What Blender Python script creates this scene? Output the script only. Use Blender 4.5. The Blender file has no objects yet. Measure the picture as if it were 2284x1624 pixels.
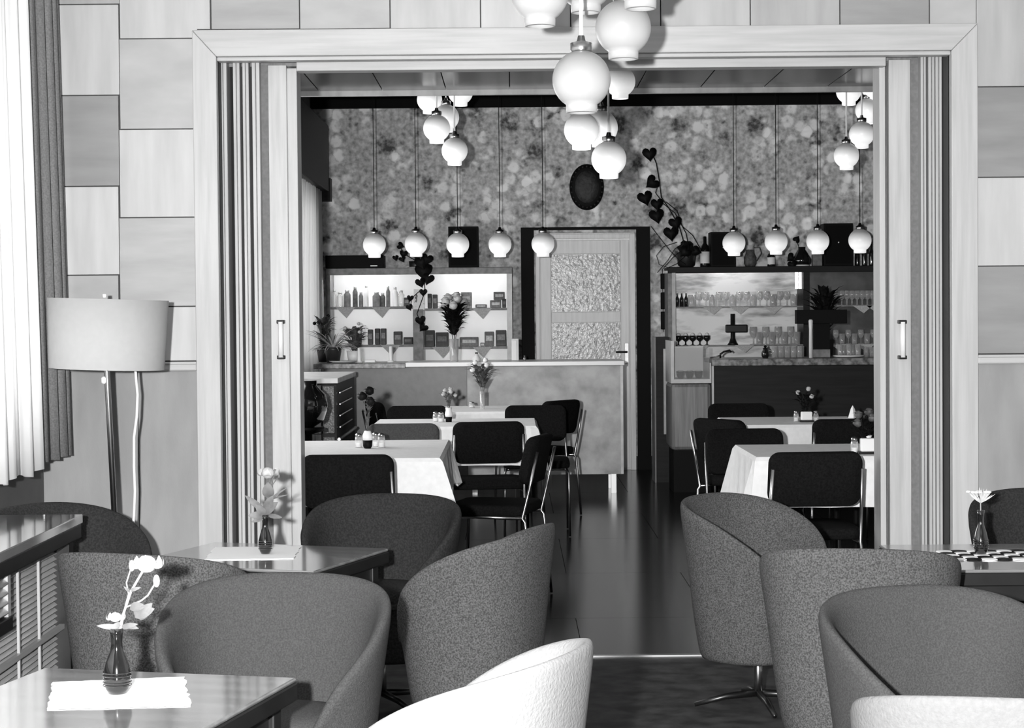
import bpy, math, random
from mathutils import Vector, Matrix
random.seed(7)
PI = math.pi
C = bpy.context.scene.collection
sc = bpy.context.scene
# ---------------------------------------------------------------- camera, light, exposure
F = 4100.0
PITCH = math.atan(110.0 / F)
ROLL = math.radians(-0.5)
EYE = Vector((0, 0, 1.4))
RM = Matrix.Rotation(PI / 2 - PITCH, 3, 'X') @ Matrix.Rotation(ROLL, 3, 'Z')
cd = bpy.data.cameras.new('camera'); cam = bpy.data.objects.new('camera', cd); C.objects.link(cam)
cam.matrix_world = Matrix.Translation(EYE) @ RM.to_4x4()
cd.sensor_width = 36.0; cd.sensor_fit = 'HORIZONTAL'; cd.lens = 36.0 * F / 2284.0
cd.clip_start = 0.05; cd.clip_end = 100
sc.camera = cam
sc.view_settings.view_transform = 'Standard'; sc.view_settings.look = 'None'
sc.view_settings.exposure = 0.0; sc.view_settings.gamma = 1.0; sc.view_settings.use_curve_mapping = False
w = bpy.data.worlds.new('world'); sc.world = w; w.use_nodes = True
w.node_tree.nodes['Background'].inputs[0].default_value = (1, 1, 1, 1)
w.node_tree.nodes['Background'].inputs[1].default_value = 1.6

def light(name, kind, loc, power, rot=(0, 0, 0), **k):
    d = bpy.data.lights.new(name, kind); d.energy = power
    for a, b in k.items(): setattr(d, a, b)
    o = bpy.data.objects.new(name, d); o.location = loc; o.rotation_euler = rot; C.objects.link(o); return o

# flash gun beside the lens, as the hard shadows to the right of every lamp and vase show
light('flash', 'SPOT', (-0.224, -0.03, 1.47), 2500, (PI / 2, 0, 0), spot_size=math.radians(95), spot_blend=0.6, shadow_soft_size=0.035)
# daylight through the windows on the left of both rooms
light('window_daylight', 'AREA', (-2.45, 4.2, 1.75), 120, (0, -PI / 2, 0), shape='RECTANGLE', size=1.7, size_y=5.0)
light('window_daylight', 'AREA', (-2.35, 12.2, 1.8), 120, (0, -PI / 2, 0), shape='RECTANGLE', size=1.6, size_y=7.0)
light('fill_light', 'AREA', (0.5, 1.0, 2.8), 12, (0, 0, 0), size=2.0)  # added soft fill to lift the dark areas, not a real lamp

def P(px, py, Y):
    """point of the plane y = Y that the lens sees at that place of the photograph"""
    d = RM @ Vector(((px - 1142) / F, -(py - 812) / F, -1))
    t = Y / d.y
    return EYE + d * t

def PZ(px, py, Z):
    d = RM @ Vector(((px - 1142) / F, -(py - 812) / F, -1))
    return EYE + d * ((Z - EYE.z) / d.z)

# ---------------------------------------------------------------- materials
def g3(v): return (v, v, v, 1)

def mat(name, a, b=None, scale=8.0, stretch=(1, 1, 1), rough=0.6, metal=0.0, bump=0.0, bscale=None, detail=4,
        emit=0.0, lo=0.35, hi=0.65, spec=0.5, coat=0.0, mottle=None, coords='Object'):
    m = bpy.data.materials.new(name); m.use_nodes = True
    nt = m.node_tree; N = nt.nodes; L = nt.links; p = N['Principled BSDF']
    p.inputs['Base Color'].default_value = g3(a)
    p.inputs['Roughness'].default_value = rough; p.inputs['Metallic'].default_value = metal
    p.inputs['Specular IOR Level'].default_value = spec; p.inputs['Coat Weight'].default_value = coat
    if coat: p.inputs['Coat Roughness'].default_value = 0.08
    if b is not None or bump:
        tc = N.new('ShaderNodeTexCoord'); mp = N.new('ShaderNodeMapping'); mp.inputs['Scale'].default_value = stretch
        L.new(tc.outputs[coords], mp.inputs['Vector'])
        nz = N.new('ShaderNodeTexNoise'); nz.inputs['Scale'].default_value = scale; nz.inputs['Detail'].default_value = detail
        L.new(mp.outputs[0], nz.inputs['Vector'])
    if b is not None:
        r = N.new('ShaderNodeValToRGB'); r.color_ramp.elements[0].position = lo; r.color_ramp.elements[1].position = hi
        r.color_ramp.elements[0].color = g3(a); r.color_ramp.elements[1].color = g3(b)
        L.new(nz.outputs['Fac'], r.inputs[0]); L.new(r.outputs[0], p.inputs['Base Color'])
    if bump:
        n2 = N.new('ShaderNodeTexNoise'); n2.inputs['Scale'].default_value = bscale or scale; n2.inputs['Detail'].default_value = 3
        L.new(mp.outputs[0], n2.inputs['Vector'])
        bn = N.new('ShaderNodeBump'); bn.inputs['Strength'].default_value = bump; bn.inputs['Distance'].default_value = 0.004
        L.new(n2.outputs['Fac'], bn.inputs['Height']); L.new(bn.outputs[0], p.inputs['Normal'])
    if emit:
        p.inputs['Emission Color'].default_value = g3(1); p.inputs['Emission Strength'].default_value = emit
    return m

def wood(name, a, b, vertical=True, rough=0.4, **k):
    st = (9, 9, 0.5) if vertical else (0.5, 9, 9)
    return mat(name, a, b, scale=5, stretch=st, rough=rough, detail=6, bump=0.04, bscale=14, **k)

VEN = {}
def veneer(v, swirl):
    v = v * .84; key = (round(v, 2), swirl)
    if key not in VEN:
        st = (1.2, 1.2, 7) if swirl == 1 else ((6, 6, 0.8) if swirl == 0 else (1.6, 1.6, 3.5))
        VEN[key] = mat('veneer', v * 0.86, v * 1.08, scale=2.6, stretch=st, rough=0.45, detail=7, lo=.3, hi=.7, coords='Object')
    return VEN[key]

M = {}
M['casing'] = wood('casing_wood', .42, .49)
M['leaf'] = wood('folding_door_wood', .40, .50)
M['casing_h'] = wood('casing_wood_horizontal', .40, .48, vertical=False)
M['gap'] = mat('dark_gap', .012, rough=.9)
M['recess_grey'] = mat('shade_and_trim_grey', .16, .2, scale=60, rough=.9)  # grey for grooves and jamb strip, and for shade painted in the recess
M['wain'] = mat('wainscot_board', .235, .30, scale=3, stretch=(3, 3, .8), rough=.55, detail=8, bump=.05, bscale=90)
M['joint'] = mat('joint_backing', .06, rough=.8)
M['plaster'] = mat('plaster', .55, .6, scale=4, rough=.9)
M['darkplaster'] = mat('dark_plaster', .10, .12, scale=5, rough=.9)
M['carpet'] = mat('front_floor', .012, .06, scale=11, rough=.55, detail=10, bump=.1, bscale=150)
M['parquet'] = mat('polished_floor', .004, .010, scale=5, stretch=(1, 14, 1), rough=.17, detail=6, bump=.05, bscale=3, spec=.5)
M['darkceil'] = mat('dark_ceiling_wood', .005, .015, scale=3, stretch=(1, 6, 1), rough=.18, detail=6, spec=.35)
M['strip'] = mat('ceiling_strip', .30, .42, scale=6, stretch=(2, 1, 1), rough=.35)
M['frieze'] = mat('frieze', .004, rough=.7, spec=.1)
M['black'] = mat('black_paint', .004, rough=.6, spec=.12)
M['blacksat'] = mat('black_satin', .006, rough=.4, spec=.3)
M['chrome'] = mat('chrome_tube', .42, rough=.28, metal=1)
M['darkmetal'] = mat('dark_metal_foot', .06, rough=.35, metal=.9)
M['steel'] = mat('dull_steel', .55, rough=.4, metal=.8)
M['white'] = mat('white_enamel', .8, rough=.4)
M['cloth'] = mat('tablecloth', .80, .86, scale=30, rough=.85, bump=.05, bscale=200)
M['chairfab'] = mat('dining_upholstery', .006, .011, scale=120, rough=.95, spec=.05, bump=.3, bscale=200)
M['chairfab_lit'] = mat('dining_upholstery_lit', .04, .06, scale=120, rough=.95, bump=.3, bscale=200)  # upholstery copy made paler to paint in the flash on the pad
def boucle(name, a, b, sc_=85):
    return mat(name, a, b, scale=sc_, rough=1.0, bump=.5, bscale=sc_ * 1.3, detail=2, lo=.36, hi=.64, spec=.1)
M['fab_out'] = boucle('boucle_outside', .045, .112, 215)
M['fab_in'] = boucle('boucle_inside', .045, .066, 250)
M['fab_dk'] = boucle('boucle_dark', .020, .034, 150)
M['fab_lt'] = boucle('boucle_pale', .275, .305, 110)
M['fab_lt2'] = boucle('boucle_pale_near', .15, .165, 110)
M['tabletop'] = mat('table_top', .15, .23, scale=4, stretch=(1, 6, 1), rough=.12, detail=6, coat=.8)
M['tabledark'] = mat('table_edge', .009, .014, scale=8, rough=.4, spec=.3)
M['sheer'] = None
M['drape'] = mat('grey_drape', .15, .22, scale=160, stretch=(1, 1, 1), rough=.95, bump=.2)
M['shade'] = mat('lamp_shade', .40, .415, scale=40, rough=.9)
M['slat'] = mat('slat', .34, .46, scale=10, stretch=(6, .6, 6), rough=.4)
M['batten'] = mat('batten', .34, rough=.4)
M['paper'] = mat('white_paper', .85, rough=.9)
M['vasedark'] = mat('dark_glazed_vase', .01, rough=.08, coat=1.0)
M['petal'] = mat('white_petal', .8, rough=.7)
M['petalgrey'] = mat('grey_petal', .4, .6, scale=40, rough=.7)
M['stemlight'] = mat('pale_stem', .3, rough=.6)
M['leafgrey'] = mat('grey_leaf', .11, .18, scale=30, rough=.6)
M['leafdark'] = mat('dark_leaf', .004, .009, scale=30, rough=.6, spec=.15)
M['leafmid'] = mat('mid_leaf', .05, .12, scale=40, rough=.6)
M['spider'] = mat('striped_leaf', .35, .6, scale=30, rough=.6)
M['counterfront'] = mat('bar_front_laminate', .05, .08, scale=12, rough=.35, detail=10, bump=.1, bscale=20, lo=.3, hi=.7)
M['countermetal'] = mat('bar_front_metal', .20, .33, scale=7, rough=.45, metal=.25, detail=12, bump=.05, bscale=30, lo=.35, hi=.65)
M['countertop'] = mat('bar_top_white', .75, rough=.3)
M['marble'] = mat('bar_top_marble', .05, .3, scale=26, rough=.3, detail=8)
M['darkwood'] = mat('dark_wood', .006, .012, scale=6, stretch=(.6, 3, 8), rough=.5, spec=.2)
M['midwood'] = mat('mid_wood', .12, .2, scale=6, stretch=(9, 9, .5), rough=.4)
M['cabframe'] = mat('cabinet_frame', .14, .24, scale=20, stretch=(1, 1, 1), rough=.45)
M['cabframelt'] = mat('cabinet_frame_pale', .42, .55, scale=10, rough=.35)
M['cabback'] = mat('cabinet_back_white', .8, .86, scale=3, rough=.5)
M['doorwood'] = mat('door_wood', .78, .92, scale=5, stretch=(8, 8, .6), rough=.4, detail=7, lo=.3, hi=.7)
M['doorglass'] = mat('hammered_glass', .32, .72, scale=38, rough=.22, detail=3, bump=.8, bscale=40, lo=.35, hi=.62)
M['pack'] = [mat('packet', v, v * 1.6, scale=60, rough=.6) for v in (.015, .03, .07, .14, .3)]
M['mirror'] = mat('mirror_painted_reflection', .85, .30, scale=3, stretch=(1, 1, 4), rough=.3, metal=.1, detail=8, lo=.45, hi=.66)  # room reflections painted in as pale and grey streaks
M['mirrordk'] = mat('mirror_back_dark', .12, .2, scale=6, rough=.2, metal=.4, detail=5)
M['brick'] = mat('small_brick', .07, .12, scale=20, rough=.5)
M['brickdk'] = mat('dark_textured_panel', .015, .06, scale=90, rough=.35, bump=.4)
M['pot'] = mat('pot', .015, rough=.4)
M['oval'] = mat('carved_oval', .012, .035, scale=30, rough=.6, bump=.8, bscale=50)
M['tube'] = mat('lit_tube', .9, emit=3.0)
M['tubecab'] = mat('lit_tube_cabinet', .9, emit=30.0)
M['fillshelf'] = mat('fill_tube_shelf', .9, emit=22.0)  # added fill glow under the shelves of the lit cabinet
M['fillmid'] = mat('fill_tube_mid', .9, emit=14.0)  # added fill glow for the left bay of the mirrored cabinet
M['metalstrip'] = mat('threshold_metal', .6, rough=.3, metal=.9)
M['liquid'] = mat('dark_liquid', .02, rough=.2)

def mk_glass(name, t=.72):
    m = bpy.data.materials.new(name); m.use_nodes = True; nt = m.node_tree; nt.nodes.clear()
    o = nt.nodes.new('ShaderNodeOutputMaterial'); mx = nt.nodes.new('ShaderNodeMixShader')
    tr = nt.nodes.new('ShaderNodeBsdfTransparent'); gl = nt.nodes.new('ShaderNodeBsdfPrincipled')
    gl.inputs['Base Color'].default_value = g3(.85); gl.inputs['Roughness'].default_value = .08; gl.inputs['Metallic'].default_value = .3
    lw = nt.nodes.new('ShaderNodeLayerWeight'); lw.inputs[0].default_value = .45
    ma = nt.nodes.new('ShaderNodeMath'); ma.operation = 'MULTIPLY_ADD'; ma.inputs[1].default_value = .75; ma.inputs[2].default_value = 1 - t - .12
    nt.links.new(lw.outputs['Facing'], ma.inputs[0]); nt.links.new(ma.outputs[0], mx.inputs[0])
    nt.links.new(tr.outputs[0], mx.inputs[1]); nt.links.new(gl.outputs[0], mx.inputs[2]); nt.links.new(mx.outputs[0], o.inputs[0])
    return m
M['glass'] = mk_glass('drinking_glass')

def mk_sheer():
    m = bpy.data.materials.new('sheer_curtain'); m.use_nodes = True; nt = m.node_tree; nt.nodes.clear()
    o = nt.nodes.new('ShaderNodeOutputMaterial'); mx = nt.nodes.new('ShaderNodeMixShader'); mx.inputs[0].default_value = .4
    a = nt.nodes.new('ShaderNodeBsdfDiffuse'); a.inputs[0].default_value = g3(.9)
    b = nt.nodes.new('ShaderNodeBsdfTranslucent'); b.inputs[0].default_value = g3(.9)
    nt.links.new(a.outputs[0], mx.inputs[1]); nt.links.new(b.outputs[0], mx.inputs[2]); nt.links.new(mx.outputs[0], o.inputs[0])
    return m
M['sheer'] = mk_sheer()

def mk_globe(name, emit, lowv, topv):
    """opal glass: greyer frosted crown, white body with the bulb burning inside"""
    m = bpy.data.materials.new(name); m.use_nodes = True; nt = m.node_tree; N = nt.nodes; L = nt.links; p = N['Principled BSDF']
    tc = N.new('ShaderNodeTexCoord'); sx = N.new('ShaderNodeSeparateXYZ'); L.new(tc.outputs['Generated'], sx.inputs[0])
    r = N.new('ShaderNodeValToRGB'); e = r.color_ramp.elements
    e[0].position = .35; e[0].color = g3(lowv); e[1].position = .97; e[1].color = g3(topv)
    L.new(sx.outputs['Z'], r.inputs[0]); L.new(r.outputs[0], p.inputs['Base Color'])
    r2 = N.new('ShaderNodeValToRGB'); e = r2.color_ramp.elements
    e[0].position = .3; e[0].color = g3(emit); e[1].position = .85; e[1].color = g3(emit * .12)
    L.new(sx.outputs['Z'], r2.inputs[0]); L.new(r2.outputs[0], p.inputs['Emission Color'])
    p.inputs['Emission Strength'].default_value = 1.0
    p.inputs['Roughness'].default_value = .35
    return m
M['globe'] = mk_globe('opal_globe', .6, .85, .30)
M['globenear'] = mk_globe('opal_globe_front', .12, .42, .27)

def mk_wallpaper():
    m = bpy.data.materials.new('floral_wallpaper'); m.use_nodes = True; nt = m.node_tree; N = nt.nodes; L = nt.links; p = N['Principled BSDF']
    p.inputs['Roughness'].default_value = .85
    tc = N.new('ShaderNodeTexCoord')
    def math_(op, a, b=None):
        n = N.new('ShaderNodeMath'); n.operation = op
        for i, v in enumerate((a, b)):
            if v is None: continue
            if isinstance(v, (int, float)): n.inputs[i].default_value = v
            else: L.new(v, n.inputs[i])
        return n.outputs[0]
    def flower(scale, off, petals, size, soft):
        mp = N.new('ShaderNodeMapping'); mp.inputs['Scale'].default_value = (scale, 0, scale); mp.inputs['Location'].default_value = off
        L.new(tc.outputs['Object'], mp.inputs[0])
        nz = N.new('ShaderNodeTexNoise'); nz.inputs['Scale'].default_value = 3; L.new(mp.outputs[0], nz.inputs['Vector'])
        vo = N.new('ShaderNodeTexVoronoi'); vo.inputs['Scale'].default_value = 1; vo.inputs['Randomness'].default_value = .85
        L.new(mp.outputs[0], vo.inputs['Vector'])
        sb = N.new('ShaderNodeVectorMath'); sb.operation = 'SUBTRACT'; L.new(mp.outputs[0], sb.inputs[0]); L.new(vo.outputs['Position'], sb.inputs[1])
        s = N.new('ShaderNodeSeparateXYZ'); L.new(sb.outputs[0], s.inputs[0])
        ang = math_('ARCTAN2', s.outputs['Z'], s.outputs['X'])
        sc2 = N.new('ShaderNodeSeparateXYZ'); L.new(vo.outputs['Color'], sc2.inputs[0])
        ang = math_('ADD', math_('MULTIPLY', ang, petals), math_('MULTIPLY', sc2.outputs['X'], 6))
        rad = math_('ADD', math_('MULTIPLY', math_('COSINE', ang), size * .22), size)
        rad = math_('ADD', rad, math_('MULTIPLY', math_('SUBTRACT', nz.outputs['Fac'], .5), size * .9))
        d = math_('SUBTRACT', rad, vo.outputs['Distance'])
        f = math_('MULTIPLY', d, soft)
        c = N.new('ShaderNodeClamp'); L.new(f, c.inputs[0])
        return c.outputs[0], sc2.outputs['Y'], vo.outputs['Distance']
    def cells(scale, off, rand=.9, warp=.10):
        mp = N.new('ShaderNodeMapping'); mp.inputs['Scale'].default_value = (scale, 0, scale); mp.inputs['Location'].default_value = off
        L.new(tc.outputs['Object'], mp.inputs[0])
        nz = N.new('ShaderNodeTexNoise'); nz.inputs['Scale'].default_value = 2.2; nz.inputs['Detail'].default_value = 3; L.new(mp.outputs[0], nz.inputs['Vector'])
        mx = N.new('ShaderNodeMix'); mx.data_type = 'VECTOR'; mx.inputs['Factor'].default_value = warp
        L.new(mp.outputs[0], mx.inputs[4]); L.new(nz.outputs['Color'], mx.inputs[5])
        vo = N.new('ShaderNodeTexVoronoi'); vo.inputs['Scale'].default_value = 1; vo.inputs['Randomness'].default_value = rand
        L.new(mx.outputs[1], vo.inputs['Vector'])
        c2 = N.new('ShaderNodeSeparateXYZ'); L.new(vo.outputs['Color'], c2.inputs[0])
        return vo.outputs['Distance'], c2.outputs['X'], c2.outputs['Y']
    def clamp(x):
        c = N.new('ShaderNodeClamp'); L.new(x, c.inputs[0]); return c.outputs[0]
    def mixv(a, b, f): return math_('ADD', math_('MULTIPLY', a, math_('SUBTRACT', 1.0, f)), math_('MULTIPLY', b, f))
    nz = N.new('ShaderNodeTexNoise'); nz.inputs['Scale'].default_value = 24; nz.inputs['Detail'].default_value = 8
    L.new(tc.outputs['Object'], nz.inputs['Vector'])
    big = N.new('ShaderNodeTexNoise'); big.inputs['Scale'].default_value = 4.2; big.inputs['Detail'].default_value = 1
    L.new(tc.outputs['Object'], big.inputs['Vector'])
    mask = clamp(math_('MULTIPLY', math_('SUBTRACT', big.outputs['Fac'], .44), 10))
    fine = math_('SUBTRACT', nz.outputs['Fac'], .5)
    v = math_('ADD', .27, math_('MULTIPLY', fine, .6))
    dd, dr, dr2 = cells(8.0, (7.1, 0, 5.2), .95, .5)
    blob = math_('MULTIPLY', clamp(math_('MULTIPLY', math_('SUBTRACT', .44, dd), 4.5)), math_('GREATER_THAN', dr, .38))
    sd, sr, sr2 = cells(21, (1.1, 0, 9.2), 1.0, .3)
    leaf = math_('MULTIPLY', clamp(math_('MULTIPLY', math_('SUBTRACT', .40, sd), 5)), math_('GREATER_THAN', sr, .62))
    pd, pr, pr2 = cells(12, (3.3, 0, 1.7), .85, .3)
    petal = math_('MULTIPLY', clamp(math_('MULTIPLY', math_('SUBTRACT', .56, pd), 5)), mask)
    pv = math_('ADD', math_('ADD', .40, math_('MULTIPLY', pr, .20)), math_('MULTIPLY', fine, .45))
    pv = math_('SUBTRACT', pv, math_('MULTIPLY', clamp(math_('MULTIPLY', math_('SUBTRACT', .14, pd), 12)), .12))
    v = mixv(v, pv, petal)
    v = math_('SUBTRACT', v, math_('MULTIPLY', math_('MULTIPLY', blob, math_('SUBTRACT', 1.0, math_('MULTIPLY', petal, .75))), .19))
    v = math_('SUBTRACT', v, math_('MULTIPLY', leaf, .11))
    v = math_('MULTIPLY', math_('MAXIMUM', v, .04), 2.05)
    cb = N.new('ShaderNodeCombineXYZ')
    for i in range(3): L.new(v, cb.inputs[i])
    L.new(cb.outputs[0], p.inputs['Base Color'])
    return m
M['wallpaper'] = mk_wallpaper()

# ---------------------------------------------------------------- mesh helpers
class MB:
    def __init__(s): s.v = []; s.f = []
    def add(s, vs, fs):
        n = len(s.v); s.v += [tuple(x) for x in vs]; s.f += [tuple(i + n for i in f) for f in fs]; return s
    def box(s, c, d, rot=None):
        x, y, z = (k / 2 for k in d)
        vs = [Vector((a * x, b * y, e * z)) for a in (-1, 1) for b in (-1, 1) for e in (-1, 1)]
        if rot is not None: vs = [rot @ v for v in vs]
        vs = [v + Vector(c) for v in vs]
        return s.add(vs, [(0, 1, 3, 2), (4, 6, 7, 5), (0, 4, 5, 1), (2, 3, 7, 6), (0, 2, 6, 4), (1, 5, 7, 3)])
    def span(s, a, b):
        return s.box([(p + q) / 2 for p, q in zip(a, b)], [abs(q - p) for p, q in zip(a, b)])
    def tube(s, pts, r, n=8):
        pts = [Vector(p) for p in pts]; rr = r if isinstance(r, (list, tuple)) else [r] * len(pts)
        up = None; vs = []; fs = []
        for i, p in enumerate(pts):
            t = (pts[min(i + 1, len(pts) - 1)] - pts[max(i - 1, 0)]).normalized()
            if up is None:
                up = Vector((0, 0, 1)) if abs(t.z) < .9 else Vector((1, 0, 0))
            a = t.cross(up).normalized(); b = a.cross(t).normalized(); up = b
            for k in range(n):
                an = 2 * PI * k / n; vs.append(p + (a * math.cos(an) + b * math.sin(an)) * rr[i])
        for i in range(len(pts) - 1):
            for k in range(n):
                fs.append((i * n + k, i * n + (k + 1) % n, (i + 1) * n + (k + 1) % n, (i + 1) * n + k))
        fs.append(tuple(range(n - 1, -1, -1))); fs.append(tuple((len(pts) - 1) * n + k for k in range(n)))
        return s.add(vs, fs)
    def lathe(s, prof, n=20, c=(0, 0, 0), sx=1, sy=1, caps=True):
        vs = []; fs = []
        for r, z in prof:
            for k in range(n):
                an = 2 * PI * k / n; vs.append((c[0] + r * sx * math.cos(an), c[1] + r * sy * math.sin(an), c[2] + z))
        for i in range(len(prof) - 1):
            for k in range(n):
                fs.append((i * n + k, i * n + (k + 1) % n, (i + 1) * n + (k + 1) % n, (i + 1) * n + k))
        if caps:
            fs.append(tuple(range(n - 1, -1, -1))); fs.append(tuple((len(prof) - 1) * n + k for k in range(n)))
        return s.add(vs, fs)
    def blob(s, c, r, n=8, m=6, jit=0.0, sq=(1, 1, 1)):
        vs = [(c[0], c[1], c[2] - r * sq[2])]
        for i in range(1, m):
            a = PI * i / m
            for k in range(n):
                q = r * (1 + random.uniform(-jit, jit)); b = 2 * PI * k / n
                vs.append((c[0] + q * math.sin(a) * math.cos(b) * sq[0], c[1] + q * math.sin(a) * math.sin(b) * sq[1], c[2] - q * math.cos(a) * sq[2]))
        vs.append((c[0], c[1], c[2] + r * sq[2])); fs = []
        for k in range(n): fs.append((0, 1 + (k + 1) % n, 1 + k))
        for i in range(m - 2):
            for k in range(n):
                a = 1 + i * n + k; b = 1 + i * n + (k + 1) % n; fs.append((a, b, b + n, a + n))
        t = len(vs) - 1; o = 1 + (m - 2) * n
        for k in range(n): fs.append((o + k, o + (k + 1) % n, t))
        return s.add(vs, fs)
    def leaf(s, base, d, width, bend=.15, up=(0, 0, 1), heart=False, n=6):
        """a folded leaf from its base along d"""
        base = Vector(base); d = Vector(d); L = d.length; t = d.normalized(); u = Vector(up)
        side = t.cross(u); side = side.normalized() if side.length > 1e-4 else Vector((1, 0, 0)); nn = side.cross(t)
        vs = []; fs = []
        for i in range(n + 1):
            q = i / n
            wd = width * ((math.sin(PI * min(1, (q * .9 + .1))) ** .75) if not heart else (1.0 if q < .01 else max(0, (1 - q) ** .6 * (1.25 - .3 * abs(q - .25)))))
            if i == n: wd = width * .02
            c = base + t * L * q + nn * (math.sin(q * PI) * bend * L)
            if heart and i == 0:
                back = -t * L * .14
                vs += [c + side * wd * .42 + back, c, c - side * wd * .42 + back]
            else:
                vs += [c + side * wd * .5 + nn * wd * .12, c, c - side * wd * .5 + nn * wd * .12]
        for i in range(n):
            a = i * 3
            fs += [(a, a + 1, a + 4, a + 3), (a + 1, a + 2, a + 5, a + 4)]
        return s.add(vs, fs)
    def mesh(s, name, m, smooth=False):
        me = bpy.data.meshes.new(name); me.from_pydata(s.v, [], s.f); me.validate()
        if m: me.materials.append(m)
        if smooth: me.polygons.foreach_set('use_smooth', [True] * len(me.polygons))
        return me
    def build(s, name, m, parent=None, smooth=False, bevel=0, sub=0, loc=None, label=None, kind=None, solid=0):
        o = bpy.data.objects.new(name, s.mesh(name, m, smooth)); C.objects.link(o)
        if parent: o.parent = parent
        if loc is not None: o.location = loc
        if solid:
            q = o.modifiers.new('solid', 'SOLIDIFY'); q.thickness = solid; q.offset = 0
        if bevel:
            q = o.modifiers.new('bevel', 'BEVEL'); q.width = bevel; q.segments = 2; q.limit_method = 'ANGLE'
        if sub:
            q = o.modifiers.new('sub', 'SUBSURF'); q.levels = sub; q.render_levels = sub
        if label: o['label'] = label
        if kind: o['kind'] = kind
        return o

def prism(pts, y0, y1):
    n = len(pts); mb = MB(); vs = [(x, y0, z) for x, z in pts] + [(x, y1, z) for x, z in pts]
    fs = [tuple(range(n)), tuple(range(2 * n - 1, n - 1, -1))] + [(i, i + n, (i + 1) % n + n, (i + 1) % n) for i in range(n)]
    return mb.add(vs, fs)
def thing(name, label, cat, loc=(0, 0, 0), rz=0, group=None):
    o = bpy.data.objects.new(name, None); C.objects.link(o); o.location = loc; o.rotation_euler = (0, 0, rz)
    o['label'] = label; o['category'] = cat
    if group: o['group'] = group
    return o
def tag(o, label, cat, group=None, kind=None):
    o['label'] = label; o['category'] = cat
    if group: o['group'] = group
    if kind: o['kind'] = kind
    return o
def struct(o): o['kind'] = 'structure'; return o
def copy_tree(o, parent=None):
    c = o.copy(); C.objects.link(c)
    if parent: c.parent = parent
    for ch in list(KIDS.get(o.name, [])) or [k for k in o.children]:
        copy_tree(ch, c)
    return c
KIDS = {}
ORD = 'first second third fourth fifth sixth seventh eighth ninth tenth eleventh twelfth thirteenth fourteenth fifteenth sixteenth seventeenth eighteenth nineteenth twentieth'.split()

# ================================================================ THE SETTING
WY = 7.5; BY = 16.5; XL = -1.92; XLB = -1.78
zt = 2.457
cas_l0 = P(439, 700, WY).x; cas_l1 = P(492, 700, WY).x; cas_r1 = P(2120, 700, WY).x; cas_r0 = P(2178, 700, WY).x
top_o = P(1300, 62, WY).z; top_i = P(1300, 121, WY).z
# front floor
fl = struct(MB().span((XL - .3, -3, -.1), (3.6, WY - .02, 0)).build('floor_front', M['carpet']))
fb = struct(MB().span((XLB - .3, WY - .02, -.12), (4.0, BY + .3, -.012)).build('floor_back', M['joint']))
ys = [WY - .02, 8.43, 9.9, 11.42, 12.9, 14.4, BY + .2]
for i in range(len(ys) - 1):
    x = XLB - .2 + (0.0 if i % 2 else -.6)
    xs = [v for v in [-1.95, -.93, .283, 1.45, 2.7, 3.9]] if i % 2 == 0 else [-1.95, -1.5, -.3, .9, 2.1, 3.3, 3.9]
    for a, b in zip(xs[:-1], xs[1:]):
        MB().span((a + .0015, ys[i] + .0015, -.012), (b - .0015, ys[i + 1] - .0015, 0)).build('board', M['parquet'], fb)
tag(MB().span((cas_l1, WY - .035, 0), (cas_r1, WY - .005, .006)).build('threshold_strip', M['metalstrip']), 'thin bright metal threshold strip across the floor of the doorway', 'strip')
# front wall with its opening
mb = MB()
mb.span((XL, WY + .014, 0), (cas_l1, WY + .32, 3.0)); mb.span((cas_r1, WY + .014, 0), (3.4, WY + .32, 3.0)); mb.span((cas_l1, WY + .014, top_i), (cas_r1, WY + .32, 3.0))
wf = struct(mb.build('wall_front', M['joint']))
def panel(px0, py0, px1, py1, v, swirl, m=None, name='panel'):
    cx, cy = (px0 + px1) / 2, (py0 + py1) / 2
    a = P(px0, cy, WY); b = P(px1, cy, WY); zt_ = P(cx, py0, WY).z; zb_ = P(cx, py1, WY).z
    g = .0022
    o = MB().span((a.x + g, WY, zb_ + g), (b.x - g, WY + .014, zt_ - g)).build(name, m or veneer(v, swirl), wf, bevel=.0012)
    pass
    return o
colA = [(-190, 10, .42, 0), (10, 213, .56, 0), (213, 416, .31, 1), (416, 614, .62, 0), (614, 808, .44, 2)]
for a, b, v, s_ in colA:
    panel(128 - 62, a, 266, b, v, s_)
colA0 = [(-100, 120, .5, 0), (120, 320, .42, 1), (320, 520, .55, 2), (520, 720, .5, 0), (720, 810, .4, 1)]
for a, b, v, s_ in colA0: panel(88, a, 66, b, v, s_) if False else None
for a, b, v, s_ in [(86, 288, .48, 2), (288, 485, .58, 0), (485, 684, .45, 1), (684, 806, .58, 0)]:
    panel(266, a, 441, b, v, s_)
for a, b, v, s_ in [(469, 667, .39, 1), (667, 869, .47, 2), (869, 1071, .52, 0), (1071, 1272, .58, 0), (1272, 1473, .5, 2), (1473, 1673, .47, 0), (1673, 1873, .42, 0), (1873, 2073, .33, 1), (2073, 2178, .46, 2)]:
    panel(a, -190, b, 63 - (a + b) / 2 * .0045 + 5, v, s_)
for a, b, v, s_ in [(-190, 193, .46, 0), (193, 395, .30, 1), (395, 593, .60, 0), (593, 789, .31, 1)]:
    panel(2177, a, 2377, b, v, s_)
for a, b, v, s_ in [(-190, 93, .46, 0), (93, 295, .50, 1), (295, 493, .40, 0), (493, 787, .51, 1)]:
    panel(2377, a, 2577, b, v, s_)
a_, b_, c_ = P(266, 0, WY).x + .0022, P(441, 75, WY).x - .0022, P(469, 30, WY).x - .0022
z1_, z2_, z3_ = P(350, 86, WY).z + .0022, P(455, 66, WY).z + .0022, P(350, -190, WY).z
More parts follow.
